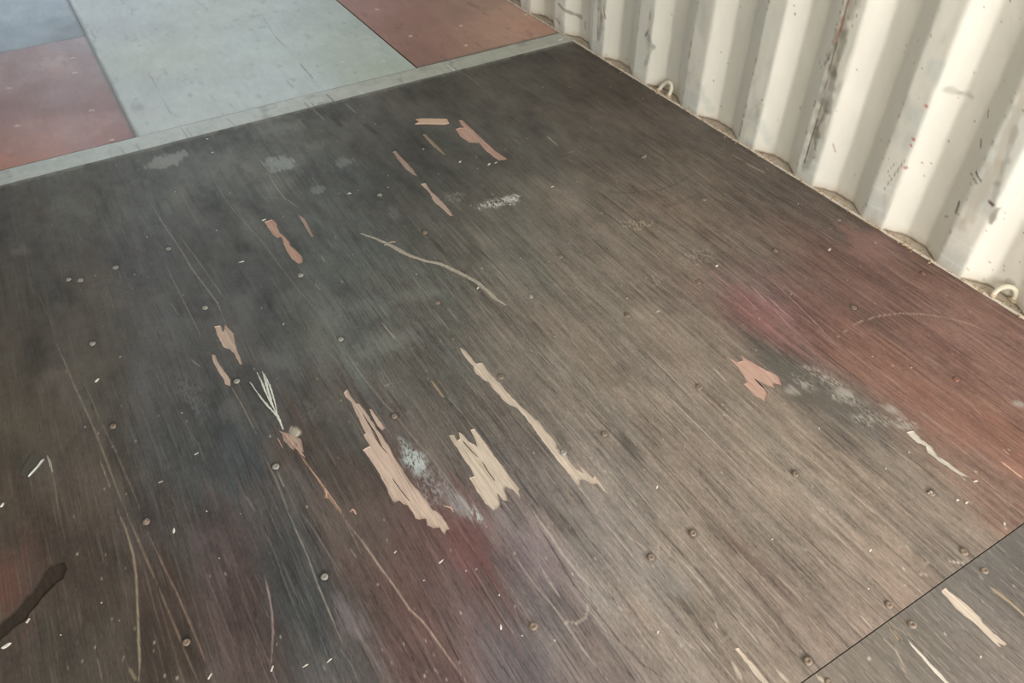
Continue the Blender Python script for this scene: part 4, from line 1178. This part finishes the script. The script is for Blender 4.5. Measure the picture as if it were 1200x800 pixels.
# ------------------------------------------------------------------ splinters and loose things
def sliver_bm(pts, widths, thick, lift=0.0, z0=0.0, rough=.2, seed=0, step=.006, bumps=0):
    """A flat-bottomed, ridged strip of wood fibre along a floor polyline."""
    rr = random.Random(seed)
    P = [Vector((p[0], p[1], 0)) for p in pts]
    L = [0]
    for a, b in zip(P[:-1], P[1:]):
        L.append(L[-1] + (b - a).length)
    tot = L[-1]; n = max(4, int(tot / step))
    bm = bmesh.new(); prev = None
    for k in range(n + 1):
        s = tot * k / n
        i = max(j for j in range(len(L)) if L[j] <= s + 1e-9); i = min(i, len(P) - 2)
        t = (s - L[i]) / (L[i + 1] - L[i])
        c = P[i].lerp(P[i + 1], t)
        d = (P[i + 1] - P[i]).normalized()
        # smooth direction
        if i > 0 and t < .5:
            d = (d * (.5 + t) + (P[i] - P[i - 1]).normalized() * (.5 - t)).normalized()
        elif i < len(P) - 2 and t >= .5:
            d = (d * (1.5 - t) + (P[i + 2] - P[i + 1]).normalized() * (t - .5)).normalized()
        nrm = Vector((-d.y, d.x, 0))
        u = k / n
        wi = np.interp(u, np.linspace(0, 1, len(widths)), widths)
        wl = wi * (1 + rr.uniform(-rough, rough)); wr = wi * (1 + rr.uniform(-rough, rough))
        zl = z0 + lift * math.sin(math.pi * u)
        h = thick * (1 + rr.uniform(-.25, .25)) * (0.5 + .5 * min(1, min(u, 1 - u) * 8))
        ring = [bm.verts.new(c + nrm * wl + Vector((0, 0, zl))), bm.verts.new(c + nrm * wl * .8 + Vector((0, 0, zl + h * .7))),
                bm.verts.new(c + nrm * wl * rr.uniform(-.1, .3) + Vector((0, 0, zl + h))),
                bm.verts.new(c - nrm * wr * .8 + Vector((0, 0, zl + h * .7))), bm.verts.new(c - nrm * wr + Vector((0, 0, zl)))]
        if prev:
            for a in range(5):
                b = (a + 1) % 5
                bm.faces.new((prev[a], prev[b], ring[b], ring[a]))
        else:
            bm.faces.new(ring)
        prev = ring
    bm.faces.new(prev[::-1])
    return bm


def merge(bms):
    out = bms[0]
    for b in bms[1:]:
        me = bpy.data.meshes.new('tmp'); b.to_mesh(me); b.free(); out.from_mesh(me); bpy.data.meshes.remove(me)
    return out


fibre_white = surface_mat('frayed_white_fibre', None, (214, 214, 206), (300, 60, 300), .8, 1.1, .5, .001, .7, .2)
fibre_grey = surface_mat('weathered_grey_sliver', None, (166, 158, 146), (160, 160, 160), .72, 1.18, .7, .0015, .8, .2)
chip_tan = surface_mat('fresh_wood_chip', None, (212, 182, 160), (60, 300, 200), .8, 1.1, .6, .001, .8, .2)
chip_white = surface_mat('pale_crumb', None, (212, 208, 198), (200, 200, 200), .75, 1.15, .4, .001, .7, .3)
chip_brown = surface_mat('brown_crumb', None, (160, 144, 126), (200, 200, 200), .7, 1.2, .4, .001, .7, .3)

# the long curved sliver
pl = to_w(Z(300, 200, [(492, 295), (560, 318), (620, 345), (690, 385), (740, 405), (800, 425), (860, 435), (920, 462), (980, 492), (1040, 525), (1085, 565), (1130, 605), (1172, 630)]))
main_s = sliver_bm(pl, [.0022, .0035, .0048, .0055, .0050, .0042, .0052, .0058, .0055, .0052, .0058, .0016], .0028, rough=.22, seed=3)
tw = sliver_bm(to_w(Z(300, 200, [(600, 352), (630, 336), (655, 334)])), [.0012, .0022, .0010], .002, z0=.0006, seed=4)
s1 = sliver_bm(to_w(Z(300, 200, [(640, 350), (690, 378), (720, 400)])), [.001, .002, .001], .0035, z0=.0004, seed=5)
o = bm_obj('wood_sliver', merge([main_s, s1, tw]), fibre_grey)
tag(o, 'long thin curved grey wood sliver lying across the grain mid-floor', 'splinter')

# white frayed fibres, still attached to the sheet
fr = []
for k, (p, w) in enumerate([
    (Z(300, 400, [(5, 145), (25, 190), (50, 250), (75, 300), (105, 350)]), .0024),
    (Z(300, 400, [(30, 140), (45, 190), (60, 240), (75, 290), (90, 330)]), .0030),
    (Z(300, 400, [(38, 150), (65, 210), (90, 290), (100, 345)]), .0022),
    (Z(300, 400, [(0, 230), (30, 275), (70, 320), (105, 360), (125, 410)]), .0024),
    (Z(300, 400, [(85, 320), (110, 370), (128, 412)]), .0030),
    (Z(300, 400, [(15, 165), (35, 205), (52, 245)]), .0016),
    (Z(300, 400, [(-30, 190), (0, 232)]), .0014),
]):
    fr.append(sliver_bm(to_w(p), [.0009, w * 1.0, w * .8, .0010], .0020, lift=.003, z0=-.0003, rough=.3, seed=20 + k, step=.004))
o = bm_obj('frayed_fibres', merge(fr), fibre_white, floor); o['label'] = 'tuft of white frayed fibres'
sp = []
for k, (p, w) in enumerate([
    (Z(300, 400, [(110, 420), (150, 450), (190, 500), (215, 535)]), .0026),
    (Z(300, 400, [(100, 450), (125, 500)]), .0012),
    (Z(300, 400, [(185, 480), (210, 520), (230, 545)]), .0020),
    (Z(300, 400, [(250, 590), (310, 670), (330, 700), (400, 795)]), .0014),
    (Z(300, 400, [(315, 680), (330, 710), (332, 735)]), .0024),
    (Z(300, 600, [(440, 0), (455, -15), (470, 10)]), .0020),
    (Z(300, 400, [(880, 770), (915, 780), (925, 800)]), .0018),
]):
    sp.append(sliver_bm(to_w(p), [.0006, w, w * .9, .0006], .0016, lift=.001, z0=-.0003, rough=.35, seed=40 + k, step=.004))
o = bm_obj('raised_splinters', merge(sp), fib['salmon'], floor); o['label'] = 'orange-pink raised splinters'
strips = []
for k, (p, w) in enumerate([
    (Z(300, 400, [(500, 335), (530, 385), (560, 430), (595, 500)]), .0024),
    (Z(300, 400, [(545, 420), (580, 480), (612, 520)]), .0014),
    (Z(300, 400, [(970, 465), (1010, 510), (1040, 540)]), .0014),
    (Z(300, 400, [(1060, 560), (1090, 610), (1120, 650)]), .0012),
    (Z(300, 400, [(640, 640), (690, 710), (720, 745)]), .0010),
    (Z(300, 400, [(1250, 395), (1290, 440), (1330, 480)]), .0009),
    (Z(600, 400, [(1140, 172), (1165, 200), (1190, 222)]), .0022),
]):
    b_ = sliver_bm(to_w(p), [.0004, w * .6, w * .5, .0003], .0022, z0=-.0024, rough=.3, seed=60 + k, step=.004)
    o = bm_obj('surface_strip', b_, fib['char'], floor); o['label'] = 'dark strip of old surface left in a torn patch'
# grey plug of filler on the pink splintered spot
bm = lathe_bm([(.0105, -.0005), (.0098, .0008), (.006, .0014), (0, .0016)], 11, .18, 5)
x, y = g(346, 506)
bm.transform(Matrix.Diagonal((.85, 1.25, 1, 1)))
o = bm_obj('filler_plug', bm, fibre_grey, floor, smooth=True, loc=(x, y, 0)); o['label'] = 'grey blob of filler'

# blond chip lying crosswise at the top
P = to_w(Z(300, 0, [(748, 562), (780, 558), (895, 560), (905, 580), (880, 585), (800, 582), (745, 584), (765, 573)]))


def slab(name, poly, th, mat, z0=.0003, tilt=None, parent=None, bev=.0005):
    bm = bmesh.new()
    vs = [bm.verts.new((x, y, z0)) for x, y in poly]
    f_ = bm.faces.new(vs)
    r = bmesh.ops.extrude_face_region(bm, geom=[f_])
    for v in r['geom']:
        if isinstance(v, bmesh.types.BMVert):
            v.co.z += th
    cx = sum(p[0] for p in poly) / len(poly); cy = sum(p[1] for p in poly) / len(poly)
    for v in bm.verts:
        v.co.x -= cx; v.co.y -= cy
    o = bm_obj(name, bm, mat, parent, loc=(cx, cy, 0))
    if bev:
        b = o.modifiers.new('bevel', 'BEVEL'); b.width = bev; b.segments = 1
    return o


o = slab('wood_chip', P, .003, chip_tan)
tag(o, 'blond rectangular wood chip lying crosswise left of the forked pink patch', 'wood chip')

# torn steel flake with a bright turned-up edge, far left
sh_dark = surface_mat('dull_steel_flake', None, (70, 66, 60), (120, 120, 120), .8, 1.2, .3, .001, .35, .6)
sh_edge, _, bb = new_mat('bright_cut_steel', .28, .6, .7); bb.inputs['Base Color'].default_value = (.82, .84, .84, 1)
P = to_w(Z(0, 400, [(95, 628), (120, 570), (150, 525), (185, 540), (205, 556), (170, 600), (135, 636)]))
o = slab('metal_flake', P, .0016, sh_dark)
tag(o, 'dark metal flake with a bright edge lying at the left side', 'metal scrap')
e = sliver_bm(to_w(Z(0, 400, [(207, 554), (185, 582), (160, 610), (135, 636)])), [.0016, .0020, .0020, .0014], .0045, z0=.0010, rough=.05, seed=8)
eo = bm_obj('cut_edge', e, sh_edge, o, loc=(-o.location.x, -o.location.y, 0)); eo['label'] = 'bright turned-up edge'
bm = sliver_bm(to_w(Z(0, 400, [(222, 535), (236, 575), (245, 610)])), [.001, .003, .001], .0016, rough=.3, seed=9)
o = bm_obj('raised_splinters', bm, fibre_grey, floor)

# chips and crumbs
def crumb_me(seed, flat, mat, name):
    rr = random.Random(seed)
    bm = bmesh.new()
    for _ in range(14):
        a = rr.uniform(0, 6.28); r = rr.uniform(.6, 1) * .5
        bm.verts.new((math.cos(a) * r, math.sin(a) * r * .6, rr.uniform(0, 1) * flat))
    bmesh.ops.convex_hull(bm, input=bm.verts)
    lo_v = [v for v in bm.verts if not v.link_faces]
    bmesh.ops.delete(bm, geom=lo_v, context='VERTS')
    zmin = min(v.co.z for v in bm.verts)
    for v in bm.verts:
        v.co.z -= zmin
    me = bpy.data.meshes.new(name); bm.to_mesh(me); bm.free(); me.materials.append(mat)
    return me


cr_w = [crumb_me(s, .35, chip_white, 'crumb') for s in range(5)]
cr_b = [crumb_me(s + 9, .4, chip_brown, 'crumb') for s in range(3)]


def crumb(px, py, size, label, ang=None, long=1.0, white=True, group=None, name='paint_chip', cat='paint chip', z=.0002):
    me = random.choice(cr_w if white else cr_b)
    o = bpy.data.objects.new(name, me); COL.objects.link(o)
    x, y = g(px, py)
    o.location = (x, y, z); s = size * .92
    o.scale = (s * long, s, s * .8)
    o.rotation_euler = (0, 0, random.uniform(0, 3.14) if ang is None else ang)
    tag(o, label, cat, group)
    return o


NAMED = [
    (283, 307, .009, 2.2, -.3, 'narrow white chip above the hourglass-shaped pink patch, to its left'),
    (114, 446, .012, 1.4, .6, 'curled white chip left of the grey screw, far-left floor'),
    (243, 163, .012, 1.0, 0, 'white crumb just below the painted strip, upper of two'),
    (249, 179, .012, 1.0, 0, 'white crumb just below the painted strip, lower of two'),
    (309, 258, .014, 1.5, .2, 'pale chip touching the top of the hourglass-shaped patch'),
    (410, 227, .013, 1.6, -.1, 'flat pale chip right of the bluish-grey smear near the top'),
    (560, 338, .011, 1.3, .4, 'pale chip just under the curved sliver near its lower end'),
    (647, 219, .011, 1.8, .1, 'flat white chip right of the white speckled smear'),
    (657, 47, .018, 1.8, .1, 'white paint chip near the wall end of the strip'),
    (171, 611, .011, 1.5, .8, 'oval pale chip in the brown left part of the floor'),
    (204, 622, .009, 1.8, 1.2, 'small upright pale chip in the brown left part of the floor'),
    (517, 658, .006, 2.6, .2, 'thin white shaving below the longest bare patch'),
    (463, 647, .006, 2.0, .4, 'thin white shaving left of and below the longest bare patch'),
    (358, 780, .006, 2.2, -.1, 'thin white shaving at the bottom edge, lower of two'),
    (386, 774, .006, 2.4, .1, 'thin white shaving at the bottom edge, upper of two'),
    (319, 784, .009, 1.5, .9, 'grey flake at the foot of the wavy scratch, bottom edge'),
    (188, 565, .006, 2.0, .0, 'white sliver in the blue-black stain at left'),
    (587, 735, .008, 1.7, 1.0, 'tiny white flake left of the screw near the bottom centre'),
    (1020, 645, .006, 2.0, .1, 'white shaving right of centre above the joint'),
    (1149, 770, .008, 1.2, .5, 'white crumb on the near sheet, lower right'),
    (1177, 614, .009, 1.2, .5, 'white crumb at the right, just above the joint'),
    (1091, 578, .012, 1.8, -.5, 'larger pale flake below the whitish streak, leftmost of a row'),
    (1122, 586, .010, 1.3, .0, 'pale flake below the whitish streak, middle of a row'),
    (1132, 589, .011, 1.3, .0, 'pale flake below the whitish streak, right end of a row'),
    (1143, 564, .009, 1.4, -.6, 'pale flake at the lower tip of the whitish streak'),
    (972, 293, .013, 1.3, .0, 'white chip near the wall at the edge of the red paint'),
    (840, 312, .012, 1.2, .0, 'white chip between two screws right of centre'),
    (771, 365, .007, 2.8, .1, 'thin white shaving right of the brown screw at centre'),
    (770, 571, .007, 1.6, .5, 'tiny pale flake right of the long narrow patch'),
    (771, 741, .007, 1.3, .3, 'tiny white flake between the lower screws, bottom centre'),
    (3, 592, .012, 1.2, .8, 'pale crumb at the very left edge'),
    (33, 728, .012, 1.0, .8, 'tan crumb on the lower edge of the dark gouge'),
    (8, 757, .014, 1.4, .1, 'pale flake below the dark gouge at the left edge'),
    (246, 793, .008, 1.8, .7, 'thin pale flake at the bottom edge, in the dark red area'),
    (332, 380, .008, 1.2, .6, 'white flake left of the small grey screw in the dark middle'),
    (573, 193, .014, 1.3, .2, 'pale flake on the lower tip of the forked pink patch'),
    (581, 191, .010, 1.6, .2, 'narrow pale chip below the forked pink patch'),
    (539, 190, .012, 1.2, .2, 'pale crumb left of and below the forked pink patch'),
    (496, 175, .009, 1.2, .2, 'white crumb left of the thin buff patch near the top'),
    (230, 532, .007, 1.8, .2, 'small white flake in the blue-black stain at left'),
    (598, 240, .008, 1.4, .2, 'white fleck at the right end of the white speckled smear'),
    (755, 184, .012, 1.6, .1, 'pale chip on the brown floor near the ring scuff'),
]
for (a, b, s, l, ang, lab) in NAMED:
    crumb(a, b, s, lab, ang, l)
TINY = [(730, 97), (715, 102), (754, 116), (758, 133), (770, 149), (649, 150), (693, 150), (692, 140), (618, 163), (636, 102), (1130, 0), (935, 239),
        (684, 204), (722, 207), (686, 266), (705, 250), (455, 206), (447, 232), (455, 220), (332, 254), (172, 278), (205, 225), (254, 270), (112, 323),
        (213, 484), (148, 579), (242, 599), (257, 654), (282, 602), (735, 350), (838, 345), (854, 348), (960, 502), (1065, 530), (1030, 572),
        (1038, 549), (1001, 381), (927, 345), (1026, 285), (1007, 420), (1022, 418), (1068, 431), (700, 600), (675, 560), (850, 503),
        (546, 669), (558, 667), (497, 680), (585, 697), (612, 745), (650, 750), (905, 632), (935, 690), (1017, 690), (71, 744), (119, 706), (140, 727)]
for (a, b) in TINY:
    if a == 1130:
        continue
    crumb(a, b, random.uniform(.004, .0065), 'tiny pale crumb of debris lying loose on the dark plywood', None, random.uniform(1, 1.6),
          white=random.random() < .75, group='tiny crumbs scattered over the plywood floor', name='crumb', cat='debris')
for (a, b) in [(232, 14), (402, 72), (449, 72), (211, 142)]:
    o = crumb(a, b, .010, 'tiny white crumb lying loose on the grey painted floor', None, 1.2, group='crumbs on the grey painted floor', name='crumb', cat='debris', z=0)
for (a, b) in [(85, 68), (88, 85), (107, 129), (62, 50), (10, 103), (130, 165)]:
    o = crumb(a, b, .012, 'tiny pale crumb lying loose on the dull red sheet at upper left', None, 1.2, group='crumbs on the left red sheet', name='crumb', cat='debris', z=0)
for (a, b) in [(442, 11), (481, 42), (540, 30), (546, 53), (617, 17)]:
    o = crumb(a, b, .012, 'tiny pale crumb lying loose on the orange-red sheet at the top', None, 1.2, group='crumbs on the top red sheet', name='crumb', cat='debris', z=0)

# grit swept against the wall
bm = bmesh.new()
for k in range(520):
    y = random.uniform(.5, 3.6); x = WALL_X + random.gauss(.004, .008)
    if random.random() < .12:
        x = WALL_X + random.uniform(.0, .03)
    x = min(x, WALL_X + .03)
    s = random.uniform(.0012, .0038)
    M = Matrix.Translation((x, y, .0035)) @ Matrix.Rotation(random.uniform(0, 3), 4, 'Z') @ Matrix.Diagonal((s, s * 1.4, s * .7, 1))
    bmesh.ops.create_icosphere(bm, subdivisions=1, radius=1, matrix=M)
grit_m = surface_mat('sandy_grit', None, (176, 154, 128), (300, 300, 300), .6, 1.3, .4, .001, .9, .1)
o = bm_obj('grit', bm, grit_m); tag(o, 'sandy grit gathered along the foot of the corrugated wall', 'grit'); o['kind'] = 'stuff'


# ------------------------------------------------------------------ lashing rings
ring_m = surface_mat('cream_painted_steel', None, (226, 218, 196), (60, 60, 60), .85, 1.1, .4, .002, .42, .45)
cake_m = surface_mat('caked_paint_and_dirt', None, (190, 170, 144), (120, 120, 120), .6, 1.25, .8, .003, .8, .2)


def tube_bm(pts, r, seg=10, rr=None):
    bm = bmesh.new(); prev = None; n = len(pts)
    P = [Vector(p) for p in pts]
    up = None
    for k in range(n):
        d = (P[min(k + 1, n - 1)] - P[max(k - 1, 0)]).normalized()
        if up is None:
            up = d.orthogonal().normalized()
        up = (up - d * up.dot(d)).normalized()
        sd = d.cross(up)
        rad = r if rr is None else r * rr[k]
        ring = [bm.verts.new(P[k] + (up * math.cos(2 * math.pi * s / seg) + sd * math.sin(2 * math.pi * s / seg)) * rad) for s in range(seg)]
        if prev:
            for s in range(seg):
                s2 = (s + 1) % seg
                bm.faces.new((prev[s], prev[s2], ring[s2], ring[s]))
        else:
            bm.faces.new(ring[::-1])
        prev = ring
    bm.faces.new(prev)
    return bm


def lump(cx, cy, cz, sx, sy, sz, seed):
    rr = random.Random(seed)
    bm = bmesh.new(); bmesh.ops.create_icosphere(bm, subdivisions=2, radius=1)
    for v in bm.verts:
        f_ = 1 + rr.uniform(-.14, .14)
        v.co = Vector((cx + v.co.x * sx * f_, cy + v.co.y * sy * f_, max(cz + v.co.z * sz * f_, .0008)))
    return bm


def lashing(name, loc, label, feet, height, lean, r):
    root = bpy.data.objects.new(name, None); COL.objects.link(root); root.location = loc
    root.empty_display_size = .05
    tag(root, label, 'lashing ring', 'lashing rings along the wall foot')
    (ax, ay), (bx, by) = feet
    pts = []
    for k in range(19):
        t = k / 18; a = math.pi * t
        c = (1 - math.cos(a)) / 2
        hz = math.sin(a) ** .8 * height
        pts.append((ax + (bx - ax) * c + lean[0] * hz / height, ay + (by - ay) * c + lean[1] * hz / height, .004 + hz))
    bm_obj('ring', tube_bm(pts, r, 10), ring_m, root, smooth=True)
    for b in (lump(ax, ay, .006, .011, .011, .009, 1), lump(bx, by, .005, .010, .016, .008, 2)):
        o = bm_obj('anchor_lug', b, cake_m, root, smooth=True); o['label'] = 'paint-caked lug'
    return root


x0, y0 = WALL_X + .015, .690
def wx_(px, py, z=.004):
    return g(px, py, z)
a = wx_(1163, 346); b = wx_(1187, 352)
lashing('lashing_ring', (a[0], a[1], 0), 'cream steel lashing ring at the wall foot, nearer one at the right edge',
        ((0, 0), (b[0] - a[0], b[1] - a[1])), .037, (.004, -.002), .0072)
a = wx_(772, 106); b = wx_(783, 113)
r2 = lashing('lashing_ring', (a[0], a[1], 0), 'cream steel lashing ring at the wall foot, farther one near the top',
             ((0, 0), (b[0] - a[0], b[1] - a[1])), .044, (.012, -.014), .0072)
